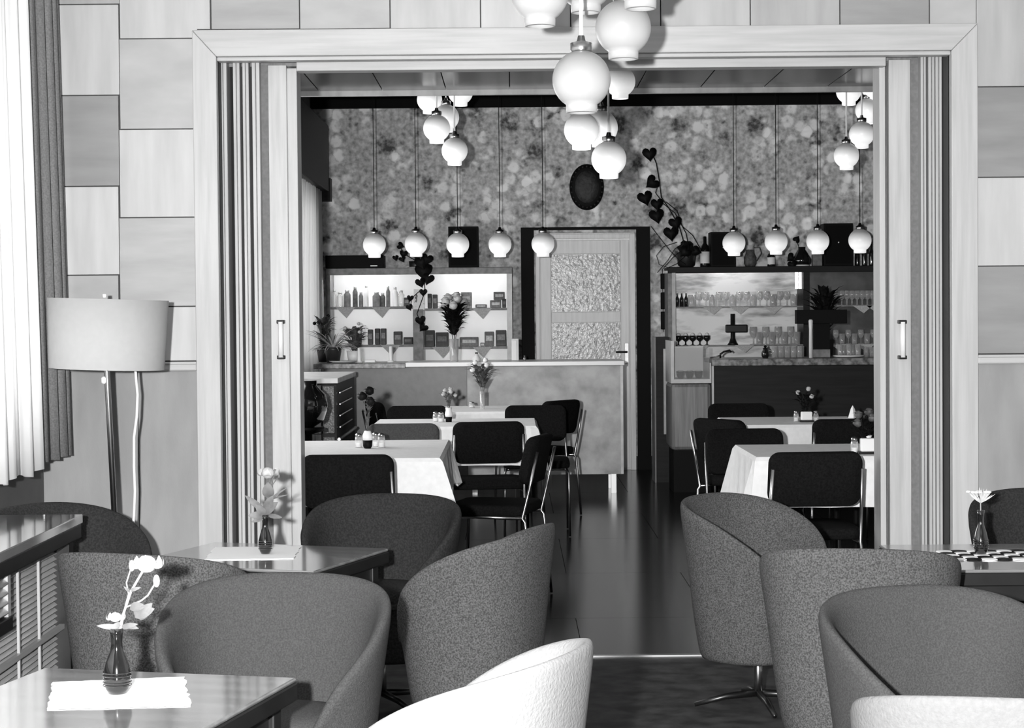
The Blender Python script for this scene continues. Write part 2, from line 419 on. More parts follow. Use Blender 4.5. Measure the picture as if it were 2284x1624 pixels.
_p = prism([(a_, z1_), (b_, z1_), (b_, z2_), (c_, z2_), (c_, z3_), (a_, z3_)], WY, WY + .014).build('panel', veneer(.55, 0), wf)
# wainscot and dado rail
dz0 = P(350, 828, WY).z; dz1 = P(350, 807, WY).z
def wboard(x0, x1): MB().span((x0 + .0015, WY, .0), (x1 - .0015, WY + .014, dz0)).build('wainscot_panel', M['wain'], wf, bevel=.001)
xj = P(309, 1000, WY).x
wboard(XL, xj); wboard(xj, cas_l0); wboard(cas_r0, cas_r0 + .62); wboard(cas_r0 + .62, 3.4)
for x0, x1 in ((XL, cas_l0), (cas_r0, 3.4)):
    r = MB().span((x0, WY - .022, dz0), (x1, WY + .014, dz1)).build('trim_dado_rail', M['casing_h'], bevel=.006); struct(r)
    r2 = MB().span((x0, WY - .028, dz1 - .012), (x1, WY + .014, dz1)).build('rail_nosing', M['casing_h'], r, bevel=.004)
# casing: two posts and a head with mitred joints
dc = struct(prism([(cas_l0, 0), (cas_l1, 0), (cas_l1, top_i - .001), (cas_l0, top_o - .001)], WY - .03, WY + .03).build('trim_door_casing', M['casing'], bevel=.003))
prism([(cas_r1, 0), (cas_r0, 0), (cas_r0, top_o - .001), (cas_r1, top_i - .001)], WY - .03, WY + .03).build('casing_post', M['casing'], dc, bevel=.003)
prism([(cas_l0, top_o), (cas_l1, top_i), (cas_r1, top_i), (cas_r0, top_o)], WY - .03, WY + .03).build('casing_head', M['casing_h'], dc, bevel=.003)
MB().span((cas_l1, WY - .01, top_i - .016), (cas_r1, WY + .05, top_i)).build('casing_bead', M['casing_h'], dc, bevel=.003)
# header rail of the folding partition
hz0 = P(1100, 156, 7.62).z; hz1 = P(1100, 131, 7.62).z
hr = struct(MB().span((P(662, 140, 7.62).x, 7.60, hz0), (P(1974, 140, 7.62).x, 7.68, hz1)).build('trim_header_rail', M['casing_h'], bevel=.003))
MB().span((cas_l1, 7.68, hz0 + .03), (cas_r1, 7.82, top_i)).build('header_back', M['midwood'], hr)
# folding partition leaves, stacked at both sides
def stack(side, leaves, dark, recess_grey, lead, edge, hx, nm):
    t = thing('folding_partition', nm, 'partition', (0, 0, 0))
    for a, b, y in leaves:
        x0, x1 = P(a, 700, y).x, P(b, 700, y).x
        o = MB().span((x0, y, .005), (x1, y + .16, hz1 + .012)).build('folded_leaf', M['leaf'], t, bevel=.002)
        xm = (x0 + x1) / 2
        MB().span((xm - .002, y - .002, .01), (xm + .002, y + .01, hz1 + .008)).build('groove', M['recess_grey'], o)
    x0, x1 = sorted((P(dark[0], 700, 7.66).x, P(dark[1], 700, 7.66).x))
    MB().span((x0, 7.70, .005), (x1, 7.74, hz1 + .012)).build('gap_shade', M['gap'], t)  # dark sheet painting the shade in the gaps between leaves
    x0, x1 = P(recess_grey[0], 700, 7.67).x, P(recess_grey[1], 700, 7.67).x
    MB().span((x0, 7.67, .005), (x1, 7.79, hz1 - .01)).build('shaded_recess', M['recess_grey'], t)  # recess beside the lead leaf, its shadow put in as grey
    x0, x1 = P(lead[0], 700, 7.64).x, P(lead[1], 700, 7.64).x
    o = MB().span((x0, 7.64, .005), (x1, 7.69, hz0 + .03)).build('lead_leaf', M['leaf'], t, bevel=.002)
    x0, x1 = P(edge[0], 700, 7.66).x, P(edge[1], 700, 7.66).x
    MB().span((x0, 7.66, .005), (x1, 7.80, hz0 + .02)).build('meeting_stile', M['casing'], t, bevel=.002)
    za, zb = P(hx, 718, 7.62).z, P(hx, 797, 7.62).z; x = P(hx, 755, 7.62).x
    h = MB().tube([(x, 7.605, zb), (x, 7.605, za)], .011, 10).build('pull_handle', M['white'], t, True)
    for z in (za, zb):
        MB().span((x - .016, 7.60, z - .008), (x + .016, 7.64, z + .008)).build('handle_bracket', M['blacksat'], h, bevel=.003)
    return t
stack(-1, [(496, 512, 7.60), (526, 541, 7.62), (547, 561, 7.62), (568, 585, 7.62)], (490, 600), (585, 604), (604, 645), (646, 668), 627, 'left stack of pale folded wooden partition leaves with a bar handle')
stack(1, [(2108, 2119, 7.60), (2088, 2102, 7.62), (2072, 2086, 7.62), (2055, 2067, 7.62)], (2040, 2121), (2032, 2055), (1984, 2032), (1963, 1976), 2012, 'right stack of pale folded wooden partition leaves with a bar handle')
MB().span((P(1975, 700, 7.7).x, 7.72, 0), (P(1986, 700, 7.7).x, 7.76, hz0 + .02)).build('trim_jamb_strip', M['recess_grey'])['kind'] = 'structure'
# front room left wall with windows, right, rear, ceiling
mb = MB()
mb.span((XL - .3, -3, 0), (XL, WY, .86)); mb.span((XL - .3, -3, 2.62), (XL, WY, 3.0)); mb.span((XL - .3, 6.95, .86), (XL, WY, 2.62)); mb.span((XL - .3, -3, .86), (XL, 1.6, 2.62))
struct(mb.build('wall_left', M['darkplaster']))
wn = struct(MB().span((XL - .12, 1.6, .86), (XL - .06, 6.95, .92)).build('window_1', M['white']))
for y in (2.9, 4.25, 5.6): MB().span((XL - .12, y - .03, .92), (XL - .06, y + .03, 2.62)).build('mullion', M['white'], wn)
struct(MB().span((3.4, -3, 0), (3.6, WY, 3.0)).build('wall_right', M['plaster']))
struct(MB().span((XL - .3, -3.2, 0), (3.6, -3, 3.0)).build('wall_rear', M['plaster']))
struct(MB().span((XL - .3, -3.2, 3.0), (3.6, WY + .32, 3.1)).build('ceiling_front', M['plaster']))
# back room shell
mb = MB()
mb.span((XLB - .3, WY + .32, 0), (XLB, BY, .9)); mb.span((XLB - .3, WY + .32, 2.55), (XLB, BY, 3.7)); mb.span((XLB - .3, 15.6, .9), (XLB, BY, 2.55))
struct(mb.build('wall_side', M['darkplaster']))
wn = struct(MB().span((XLB - .12, WY + .32, .9), (XLB - .06, 15.6, .96)).build('window_2', M['white']))
for y in (9.3, 10.9, 12.5, 14.1): MB().span((XLB - .12, y - .03, .96), (XLB - .06, y + .03, 2.55)).build('mullion', M['white'], wn)
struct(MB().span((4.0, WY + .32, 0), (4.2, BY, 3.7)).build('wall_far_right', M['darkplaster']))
struct(MB().span((XLB - .3, BY, 0), (4.2, BY + .2, 3.7)).build('wall_back', M['wallpaper']))
wz = P(1100, 240, BY).z
struct(MB().span((XLB, BY - .03, wz), (4.0, BY, 3.7)).build('trim_frieze', M['frieze']))
struct(MB().span((XLB, BY - .02, 0), (4.0, BY, .12)).build('baseboard_back', M['darkwood']))
SY = 12.4; CZ = P(1100, 200, SY).z
cf = struct(MB().span((XLB - .3, WY + .32, CZ + .02), (4.2, SY, CZ + .06)).build('ceiling_back', M['joint']))
cw = .4266
for i in range(14):
    x0 = -1.28 - cw * 1 + cw * (i - 1) + .0
    for j in range(5):
        y1 = SY - .92 * j; y0 = max(WY + .33, y1 - .92)
        MB().span((x0 + .003, y0 + .003, CZ), (x0 + cw - .003, y1 - .003, CZ + .02)).build('ceiling_panel', M['darkceil'], cf, bevel=.002)
struct(MB().span((XLB, SY, CZ - .035), (4.0, SY + .03, CZ + .02)).build('trim_ceiling_edge', M['strip'], bevel=.004))
struct(MB().span((XLB - .3, SY + .03, CZ), (4.2, SY + .06, 3.7)).build('trim_bulkhead', M['frieze']))
struct(MB().span((XLB - .3, SY, 3.7), (4.2, BY + .2, 3.8)).build('ceiling_high', M['frieze']))

# ================================================================ back wall door
def door():
    Y = BY - .02
    x = lambda p, q=700: P(p, q, BY).x
    z = lambda q, p=1300: P(p, q, BY).z
    d = struct(MB().span((x(1195), Y - .03, 0), (x(1416), Y + .01, z(520))).build('door_1', M['doorwood'], bevel=.004))
    for a, b in ((1163, 1192), (1420, 1450)):
        MB().span((x(a), BY - .05, 0), (x(b), BY, z(513))).build('door_casing', M['black'], d)
    MB().span((x(1163), BY - .05, z(513)), (x(1450), BY, z(507))).build('door_casing', M['black'], d)
    # frame mouldings
    for a, b in ((1195, 1204), (1404, 1416)):
        MB().span((x(a), Y - .06, 0), (x(b), Y - .03, z(523))).build('door_frame', M['doorwood'], d, bevel=.004)
    MB().span((x(1204), Y - .06, z(533)), (x(1404), Y - .03, z(523))).build('door_frame', M['doorwood'], d, bevel=.004)
    yl = Y - .05
    for a, b in ((1206, 1229), (1384, 1402)):
        MB().span((x(a), yl, .02), (x(b), yl + .02, z(537))).build('door_stile', M['doorwood'], d, bevel=.004)
    for a, b in ((537, 567), (696, 719), (960, 1030)):
        MB().span((x(1230), yl, z(b)), (x(1383), yl + .02, z(a))).build('door_rail', M['doorwood'], d, bevel=.004)
    for a, b in ((568, 695), (720, 959)):
        MB().span((x(1230), yl + .008, z(b)), (x(1383), yl + .018, z(a))).build('door_pane', M['doorglass'], d)
    hx = P(1398, 785, yl)
    h = MB().span((hx.x - .018, yl - .008, P(0 + 1398, 812, yl).z), (hx.x + .018, yl, P(1398, 765, yl).z)).build('handle_plate', M['steel'], d, bevel=.003)
    MB().tube([(hx.x, yl - .005, hx.z), (hx.x, yl - .05, hx.z), (hx.x - .10, yl - .05, hx.z)], .009, 8).build('door_handle', M['blacksat'], h, True)
door()

# ================================================================ windows' curtains
def curtain(name, x, y0, y1, z0, z1, amp, wl, m, label, cat='curtain', lean=0.0, wid=None, jag=0.0, nz=6):
    n = int(abs(y1 - y0) / .012); vs = []; fs = []
    for j in range(nz + 1):
        q = j / nz
        for i in range(n + 1):
            s = i / n; y = y0 + (y1 - y0) * s; a = amp * (1 - .35 * q)
            yy = y
            if wid: yy = y1 - (y1 - y) * wid(q)
            zz = z0 + (z1 - z0) * q + (jag * math.sin(2 * PI * y / wl * .5) if j == 0 else 0)
            vs.append((x + a * math.sin(2 * PI * y / wl) + .4 * a * math.sin(2 * PI * y / wl * 2.3 + 1) + lean * q, yy, zz))
    for j in range(nz):
        for i in range(n):
            a = j * (n + 1) + i; fs.append((a, a + 1, a + n + 2, a + n + 1))
    o = MB().add(vs, fs).build(name, m, smooth=True, solid=.002)
    return tag(o, label, cat)
curtain('sheer_curtain', -1.755, 1.9, 6.80, .84, 2.9, .022, .16, M['sheer'], 'white sheer curtain at left edge of the photo above the louvred cover', jag=.012, lean=-.03)
curtain('drape', -1.775, 6.84, 7.36, .86, 2.9, .03, .115, M['drape'], 'grey woven side drape hanging in the corner behind the floor lamp', jag=.004, lean=-.03)
curtain('sheer_curtain', -1.66, 13.7, 16.0, .93, 2.49, .03, .14, M['sheer'], 'gathered white curtain at the window beside the bar', wid=lambda q: .78 + .22 * min(1, abs(1 - q) * 1.6))
pm = MB().span((XLB + .006, 13.2, 2.5), (-1.60, 16.25, 3.08)).build('pelmet', M['darkwood'], bevel=.01)
tag(pm, 'dark wooden pelmet over the curtain in the far corner', 'pelmet')
MB().span((-1.74, 16.25, 2.42), (-1.59, 16.4, 2.62)).build('pelmet_end', M['darkwood'], pm)

# ================================================================ lamps
def globe_prof(r):
    pr = [(r * .18, r * 1.0)]
    for i in range(1, 15):
        a = PI * (.06 + .76 * i / 14); pr.append((r * math.sin(a), r * math.cos(a)))
    pr += [(r * .54, -r * .92), (r * .53, -r * 1.12), (r * .46, -r * 1.13), (r * .45, -r * .9)]
    return pr[::-1]
GM = {}
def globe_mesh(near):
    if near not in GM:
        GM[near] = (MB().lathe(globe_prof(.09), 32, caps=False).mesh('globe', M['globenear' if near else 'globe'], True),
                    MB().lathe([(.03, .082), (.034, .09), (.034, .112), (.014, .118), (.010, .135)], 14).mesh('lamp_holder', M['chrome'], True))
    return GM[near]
def add_globe(par, p, ztop, near, r=.09, base=Vector((0, 0, 0)), cord_m='black', cr=.0032):
    gm, hm = globe_mesh(near)
    g = bpy.data.objects.new('globe', gm); C.objects.link(g); g.parent = par; g.location = Vector(p) - base; g.scale = (r / .09,) * 3
    h = bpy.data.objects.new('lamp_holder', hm); C.objects.link(h); h.parent = g
    p = Vector(p) - base
    MB().tube([(p.x, p.y, p.z + .12 * r / .09), (p.x, p.y, ztop - base.z)], cr, 6).build('cord', M[cord_m], par)
rowL = [(835, 546), (928, 544), (1021, 545), (1115, 545), (1211, 544)]
rowR = [(1637, 542), (1731, 539), (1824, 538), (1918, 536)]
for i, (x, y) in enumerate(rowL):
    p = P(x, y, 14.75)
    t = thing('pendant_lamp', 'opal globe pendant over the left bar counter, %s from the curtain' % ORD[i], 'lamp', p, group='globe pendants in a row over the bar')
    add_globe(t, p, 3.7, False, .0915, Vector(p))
for i, (x, y) in enumerate(rowR):
    p = P(x, y, 14.75)
    t = thing('pendant_lamp', 'opal globe pendant over the right bar counter, %s from the door' % ORD[i], 'lamp', p, group='globe pendants in a row over the bar')
    add_globe(t, p, 3.7, False, .0915, Vector(p))
def cluster(label, pts, ztop, near, cm, cr):
    c = sum((P(x, y, Y) for x, y, r, Y in pts), Vector()) / len(pts)
    base = Vector((c.x, c.y, ztop))
    t = thing('cluster_pendant_lamp', label, 'lamp', base, group='cluster lamps of opal globes')
    MB().lathe([(.02, -.04), (.13, -.03), (.14, -.002), (.14, 0)], 24).build('canopy', M['white'], t, True)
    for x, y, r, Y in pts:
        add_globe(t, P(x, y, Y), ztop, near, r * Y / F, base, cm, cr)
        p = P(x, y, Y) - base
        MB().tube([(p.x, p.y, -.002), (0, 0, -.012)], cr, 6).build('cord', M[cm], t)
cluster('near cluster lamp of opal globes hanging before the door casing', [(1297, 178, 65, 5.55), (1390, 62, 62, 5.8), (1204, -14, 64, 5.6), (1306, -42, 62, 5.95), (1428, -55, 66, 5.6)], 3.0, True, 'white', .006)
cluster('middle cluster lamp of opal globes hanging just inside the far room', [(1383, 182, 34, 10.6), (1297, 290, 39, 9.47), (1340, 285, 38, 9.9), (1358, 354, 39, 9.47), (1330, 120, 36, 10.1)], CZ, False, 'white', .006)
cluster('cluster lamp of opal globes on the left before the wallpaper', [(958, 222, 28, 12.85), (1027, 205, 28, 12.9), (995, 262, 29, 12.8), (974, 286, 30, 12.6), (1014, 336, 29, 12.6)], 3.7, False, 'white', .006)
cluster('cluster lamp of opal globes at the right beside the partition', [(1893, 203, 28, 12.8), (1950, 195, 28, 12.9), (1935, 246, 27, 12.9), (1922, 299, 28, 12.7), (1888, 347, 28, 12.6)], 3.7, False, 'white', .006)

# floor lamp
LY = 6.83
b0 = P(259, 1236, LY); tp = P(236, 745, LY)
fl_ = thing('floor_lamp', 'floor lamp with wide white drum shade and thin chrome pole', 'lamp', (b0.x + .02, LY, 0))
O = Vector((b0.x + .02, LY, 0))
def sh(px, py, off=0): return P(px, py, LY) - O
a = P(261, 1320, LY) - O
MB().lathe([(.15, 0), (.15, .012), (.03, .025), (.012, .04)], 28).build('base', M['black'], fl_, True)
MB().tube([(0, 0, .03), sh(237, 800), sh(234, 668)], .011, 10).build('pole', M['chrome'], fl_, True)
MB().tube([sh(233, 664), sh(233, 656)], .008, 8).build('finial', M['white'], fl_, True)
sw = MB().lathe([(.008, -.014), (.013, -.008), (.013, .008), (.008, .014)], 10, c=sh(233, 848)).build('switch', M['white'], fl_, True)
c = sh(240, 745); Hh = (P(240, 668, LY).z - P(240, 823, LY).z) / 2; R0 = 133 * LY / F
mb = MB(); n = 48
mb.lathe([(R0 * .953, -Hh), (R0, Hh), (R0 - .004, Hh), (R0 * .953 - .004, -Hh), (R0 * .953, -Hh)], n, caps=False)
tilt = Matrix.Rotation(math.radians(2.0), 3, 'Y')
mb.v = [tuple((tilt @ Vector(v)) + c) for v in mb.v]
so = mb.build('lamp_shade', M['shade'], fl_, True)
cp = [(302, 822), (304, 850), (307, 880), (305, 930), (299, 975), (299, 1040), (301, 1095), (299, 1150), (295, 1190), (296, 1240)]
cp3 = [P(x, y, LY + .05) - O for x, y in cp] + [P(297, 1300, LY + .04) - O, Vector((.1, .05, .02))]
MB().tube(cp3, .0055, 6).build('cord', M['white'], fl_, True)

# ================================================================ lounge armchairs
def armchair_meshes():
    N_ = 56; HW, HD = .295, .245
    prof_o = [(.74, .185), (.80, .195)]
    vs = []; fs = []
    def R(phi, k):
        # superellipse plan, front at phi = 0
        c_, s_ = math.cos(phi), math.sin(phi); e = 2.4
        d = (abs(c_ / (HD * k)) ** e + abs(s_ / (HW * k)) ** e) ** (-1 / e)
        return Vector((c_ * d, s_ * d, 0))
    def H(phi):
        a = abs(((phi + PI) % (2 * PI)) - PI)   # 0 front, pi back
        t = (a - math.radians(44)) / math.radians(136)
        t = max(0, min(1, t)); s = 1 - (1 - t) ** 2.8
        h = .512 + .234 * s
        f = max(0, min(1, (a - math.radians(30)) / math.radians(18))); f = f * f * (3 - 2 * f)
        return .40 + (h - .40) * f, f
    rings = []
    for i in range(N_):
        phi = 2 * PI * i / N_; h, f = H(phi)
        a = abs(((phi + PI) % (2 * PI)) - PI)
        th = .022 + .006
        prof = [(.54, .20), (.70, .178), (.745, .19), (.785, .25), (.835, .34)]
        hh = h - .38
        prof += [(.87 + .09 * (hh * .5 / .36), .38 + hh * .5), (.90 + .10 * min(1, hh / .36), h - .025), (.885 + .10 * min(1, hh / .36), h - .004),
                 (.85 + .10 * min(1, hh / .36), h + .002), (.80 + .09 * min(1, hh / .36), h - .012), (.76 + .08 * min(1, hh / .36), h - .045)]
        prof += [(.72 + .03 * min(1, hh / .36), .38 + hh * .4 if hh > .05 else .385), (.70, .37), (.55, .36)]
        rings.append([R(phi, k) + Vector((0, 0, z)) for k, z in prof])
    m = len(rings[0])
    for r in rings: vs += r
    for i in range(N_):
        j = (i + 1) % N_
        for k in range(m - 1):
            fs.append((i * m + k, j * m + k, j * m + k + 1, i * m + k + 1))
    fs.append(tuple(i * m for i in range(N_))[::-1]); fs.append(tuple(i * m + m - 1 for i in range(N_)))
    shell = (vs, fs, m)
    # seat cushion
    mb = MB(); rr = []
    for k, z in ((.64, .35), (.70, .375), (.70, .41), (.66, .432), (.45, .445), (.2, .45), (.02, .452)):
        rr.append([R(2 * PI * i / 40, k) * 1.0 + Vector((.012, 0, z)) for i in range(40)])
    v2 = [p for r in rr for p in r]; f2 = []
    for k in range(len(rr) - 1):
        for i in range(40): f2.append((k * 40 + i, k * 40 + (i + 1) % 40, (k + 1) * 40 + (i + 1) % 40, (k + 1) * 40 + i))
    f2.append(tuple(range(39, -1, -1))); f2.append(tuple((len(rr) - 1) * 40 + i for i in range(40)))
    return shell, (v2, f2)
SH, SE = armchair_meshes()
pole_me = MB().tube([(0, 0, .04), (0, 0, .20)], .016, 12).mesh('pedestal', M['chrome'], True)
foot_me = MB().tube([(0, 0, .05), (.12, 0, .04), (.23, 0, .015)], [.014, .011, .008], 8).mesh('foot', M['darkmetal'], True)
SM = {}
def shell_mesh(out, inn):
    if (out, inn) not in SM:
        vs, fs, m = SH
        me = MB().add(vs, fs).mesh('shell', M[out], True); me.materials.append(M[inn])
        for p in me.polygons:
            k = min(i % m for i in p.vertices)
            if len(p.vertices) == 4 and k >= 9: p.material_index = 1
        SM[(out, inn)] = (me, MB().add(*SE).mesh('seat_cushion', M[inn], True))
    return SM[(out, inn)]
def armchair(x, y, fx, fy, label, out='fab_out', inn='fab_in'):
    t = thing('lounge_armchair', label, 'armchair', (x, y, 0), math.atan2(fy, fx), 'upholstered shell armchairs in the front room')
    a, b = shell_mesh(out, inn)
    for nm, me in (('shell', a), ('seat_cushion', b)):
        o = bpy.data.objects.new(nm, me); C.objects.link(o); o.parent = t
        if nm == 'shell':
            q = o.modifiers.new('sub', 'SUBSURF'); q.levels = 1; q.render_levels = 1
    o = bpy.data.objects.new('pedestal', pole_me); C.objects.link(o); o.parent = t
    for k in range(4):
        q = bpy.data.objects.new('foot', foot_me); C.objects.link(q); q.parent = t; q.rotation_euler = (0, 0, PI / 4 + k * PI / 2)
    return t
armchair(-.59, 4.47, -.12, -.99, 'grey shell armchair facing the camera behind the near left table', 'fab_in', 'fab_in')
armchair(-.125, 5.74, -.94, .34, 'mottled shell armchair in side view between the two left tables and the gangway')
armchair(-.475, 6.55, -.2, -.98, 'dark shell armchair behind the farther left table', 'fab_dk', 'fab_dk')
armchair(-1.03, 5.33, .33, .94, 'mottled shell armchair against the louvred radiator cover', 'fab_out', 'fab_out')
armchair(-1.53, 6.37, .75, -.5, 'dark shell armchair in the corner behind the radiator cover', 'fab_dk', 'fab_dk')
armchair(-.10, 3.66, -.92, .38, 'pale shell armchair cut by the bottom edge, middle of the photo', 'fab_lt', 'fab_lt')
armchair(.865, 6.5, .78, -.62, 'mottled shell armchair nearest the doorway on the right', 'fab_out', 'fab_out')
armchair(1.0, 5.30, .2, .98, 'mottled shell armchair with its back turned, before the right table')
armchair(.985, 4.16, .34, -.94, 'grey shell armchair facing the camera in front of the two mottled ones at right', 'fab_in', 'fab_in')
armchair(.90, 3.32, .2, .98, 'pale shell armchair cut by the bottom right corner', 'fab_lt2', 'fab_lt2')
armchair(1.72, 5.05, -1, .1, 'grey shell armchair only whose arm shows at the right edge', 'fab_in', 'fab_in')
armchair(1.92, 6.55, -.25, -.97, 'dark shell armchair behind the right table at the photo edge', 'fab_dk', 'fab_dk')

# ================================================================ lounge tables
def lounge_table(corner, ang, lx, ly, label):
    """corner: the far right corner; ang: direction of the far edge going left; lx along it, ly towards the camera"""
    v = Vector((math.cos(ang), math.sin(ang), 0)); u = Vector((-v.y, v.x, 0))
    if u.y > 0: u = -u
    c = Vector(corner) + v * lx / 2 + u * ly / 2
    t = thing('coffee_table', label, 'table', (c.x, c.y, 0), ang - PI, 'dark edged lounge tables')
    MB().box((0, 0, .615), (lx - .004, ly - .004, .010)).build('tabletop', M['tabletop'], t, bevel=.004)
    MB().box((0, 0, .590), (lx, ly, .040)).build('table_edge', M['tabledark'], t, bevel=.004)
    MB().box((0, ly / 2 - .05, .545), (lx - .1, .02, .05)).build('apron', M['tabledark'], t)
    MB().box((0, -ly / 2 + .05, .545), (lx - .1, .02, .05)).build('apron', M['tabledark'], t)
    for sx in (-1, 1):
        MB().box((sx * (lx / 2 - .05), 0, .545), (.02, ly - .1, .05)).build('apron', M['tabledark'], t)
        for sy in (-1, 1):
            MB().box((sx * (lx / 2 - .05), sy * (ly / 2 - .05), .285), (.045, .045, .57)).build('leg', M['tabledark'], t, bevel=.004)
    return t
c1 = PZ(664, 1511, .62); c2 = PZ(868, 1223, .62)
lounge_table(c1, PI - .235, .60, .62, 'near dark edged table at bottom left with a rose in a vase')
lounge_table(c2, PI - .34, .66, .58, 'farther left dark edged table before the folding partition')
lounge_table((2.02, 6.13, 0), PI - .0, .80, .62, 'right dark edged table with a chequered mat')

def cloth_mat(pts, z, label, m='paper', fringe=True, name='table_mat'):
    n = len(pts); vs = []
    P3 = []
    for i in range(n):
        a = Vector(pts[i]); b = Vector(pts[(i + 1) % n]); k = 14
        for j in range(k):
            q = a.lerp(b, j / k); nrm = Vector((b.y - a.y, a.x - b.x, 0)).normalized()
            P3.append(q + nrm * random.uniform(-.004, .004) if fringe and j else q)
    c = sum(P3, Vector()) / len(P3)
    vs = [(p.x, p.y, z + .002) for p in P3] + [(p.x, p.y, z) for p in P3]; N_ = len(P3)
    fs = [tuple(range(N_)), tuple(range(2 * N_ - 1, N_ - 1, -1))] + [(i, i + N_, (i + 1) % N_ + N_, (i + 1) % N_) for i in range(N_)]
    return tag(MB().add(vs, fs).build(name, M[m]), label, 'mat')
cloth_mat([PZ(105, 1583, .62), PZ(425, 1575, .62), PZ(412, 1512, .62), PZ(118, 1524, .62)][::-1], .6205, 'white fringed mat under the vase on the near left table')
cloth_mat([PZ(455, 1250, .62), PZ(655, 1247, .62), PZ(672, 1220, .62), PZ(480, 1222, .62)][::-1], .6205, 'white mat under the vase on the farther left table')

def vase_prof(h, r):
    return [(r * .62, 0), (r * .85, h * .08), (r, h * .22), (r * .98, h * .32), (r * .75, h * .5), (r * .45, h * .66), (r * .40, h * .78), (r * .44, h * .9), (r * .52, h), (r * .42, h), (r * .34, h * .9)]
def vase(px, py, z, h, r, label, stems=True):
    p = PZ(px, py, z); p.z = z + .003
    o = MB().lathe(vase_prof(h, r), 24).build('vase', M['vasedark'], smooth=True, loc=p)
    mb = MB()
    for k in range(5): mb.lathe([(r * (1.01), 0), (r * 1.03, .001), (r * 1.01, .002)], 20, c=(0, 0, h * (.12 + .05 * k)), caps=False)
    mb.build('ridge', M['vasedark'], o)
    return tag(o, label, 'vase'), p
def wpt(p0, px, py): return P(px, py, p0.y)
def rose(mb, c, r):
    mb.blob(c, r, 10, 7, .06, (1, 1, .85))
    for k in range(7):
        a = k * 2.4; d = Vector((math.cos(a), math.sin(a), .9)) * r
        mb.leaf(Vector(c) + Vector((math.cos(a), math.sin(a), -.6)) * r * .5, d * 1.1, r * 1.2, .35, up=(math.cos(a), math.sin(a), 0))
# near rose
v1, p1 = vase(262, 1549, .62, .135, .029, 'dark ribbed bud vase on the near left table')
ro = thing('rose', 'pale rose with two buds in the near dark vase', 'flower', (p1.x, p1.y, p1.z + .03))
def L_(o, px, py, dy=0): return P(px, py, p1.y + dy) - Vector(o.location)
def stem(o, pts, base, r=.0022, m='stemlight'):
    MB().tube([Vector((0, 0, .0))] + [P(a, b, base.y) - Vector(o.location) for a, b in pts], r, 6).build('stem', M[m], o, True)
stem(ro, [(262, 1425), (275, 1370), (293, 1318), (322, 1268)], p1, .003)
stem(ro, [(265, 1425), (280, 1355), (315, 1340), (330, 1328), (352, 1292)], p1, .0022)
stem(ro, [(262, 1425), (280, 1350), (287, 1325), (282, 1300), (294, 1262)], p1, .0018)
mb = MB(); rose(mb, P(327, 1258, p1.y) - Vector(ro.location), .021); mb.build('bloom', M['petal'], ro, True)
for a, b, s_ in ((294, 1262, .008), (349, 1296, .009)):
    MB().blob(P(a, b, p1.y) - Vector(ro.location), s_, 8, 6, 0, (.8, .8, 1.5)).build('bud', M['petal'], ro, True)
mb = MB(); rose(mb, P(258, 1377, p1.y) - Vector(ro.location), .012); mb.build('bloom', M['petal'], ro, True)
for x0, y0, x1, y1, wd in ((270, 1400, 215, 1396, .012), (270, 1400, 308, 1392, .012), (280, 1395, 310, 1402, .01), (300, 1372, 345, 1358, .026), (310, 1380, 340, 1345, .024), (290, 1355, 325, 1352, .02), (270, 1390, 245, 1405, .012), (290, 1318, 315, 1310, .008), (290, 1320, 276, 1308, .006)):
    a = P(x0, y0, p1.y) - Vector(ro.location); b = P(x1, y1, p1.y - .01) - Vector(ro.location)
    MB().leaf(a, b - a, wd, .1, up=(0, -1, .2)).build('leaf', M['leafgrey'], ro, True)
# second vase
v2, p2 = vase(592, 1237, .62, .128, .0225, 'dark ribbed bud vase on the farther left table')
r2 = thing('rose', 'wilting pale rose in the dark vase on the farther left table', 'flower', (p2.x, p2.y, p2.z + .03))
MB().tube([Vector((0, 0, 0)), P(594, 1150, p2.y) - r2.location, P(602, 1060, p2.y) - r2.location], .003, 6).build('stem', M['leafgrey'], r2)
mb = MB(); rose(mb, P(598, 1055, p2.y) - r2.location, .022); mb.build('bloom', M['petalgrey'], r2, True)
for x, y in ((613, 1052), (622, 1062)):
    MB().tube([P(602, 1090, p2.y) - r2.location, P(x, y, p2.y) - r2.location], .0015, 5).build('stem', M['leafgrey'], r2)
    MB().blob(P(x, y, p2.y) - r2.location, .006, 8, 6, 0, (.8, .8, 1.4)).build('bud', M['leafgrey'], r2, True)
for x0, y0, x1, y1, wd in ((600, 1110, 598, 1075, .04), (596, 1120, 640, 1088, .008), (600, 1115, 645, 1103, .006), (590, 1140, 546, 1105, .022), (590, 1150, 553, 1150, .026), (590, 1145, 620, 1120, .03), (592, 1150, 570, 1125, .028), (592, 1140, 610, 1105, .03), (590, 1155, 560, 1165, .016), (600, 1150, 630, 1155, .016)):
    a = P(x0, y0, p2.y) - r2.location; b = P(x1, y1, p2.y - .02) - r2.location
    MB().leaf(a, b - a, wd, .12, up=(0, -1, .2)).build('leaf', M['leafgrey'], r2, True)
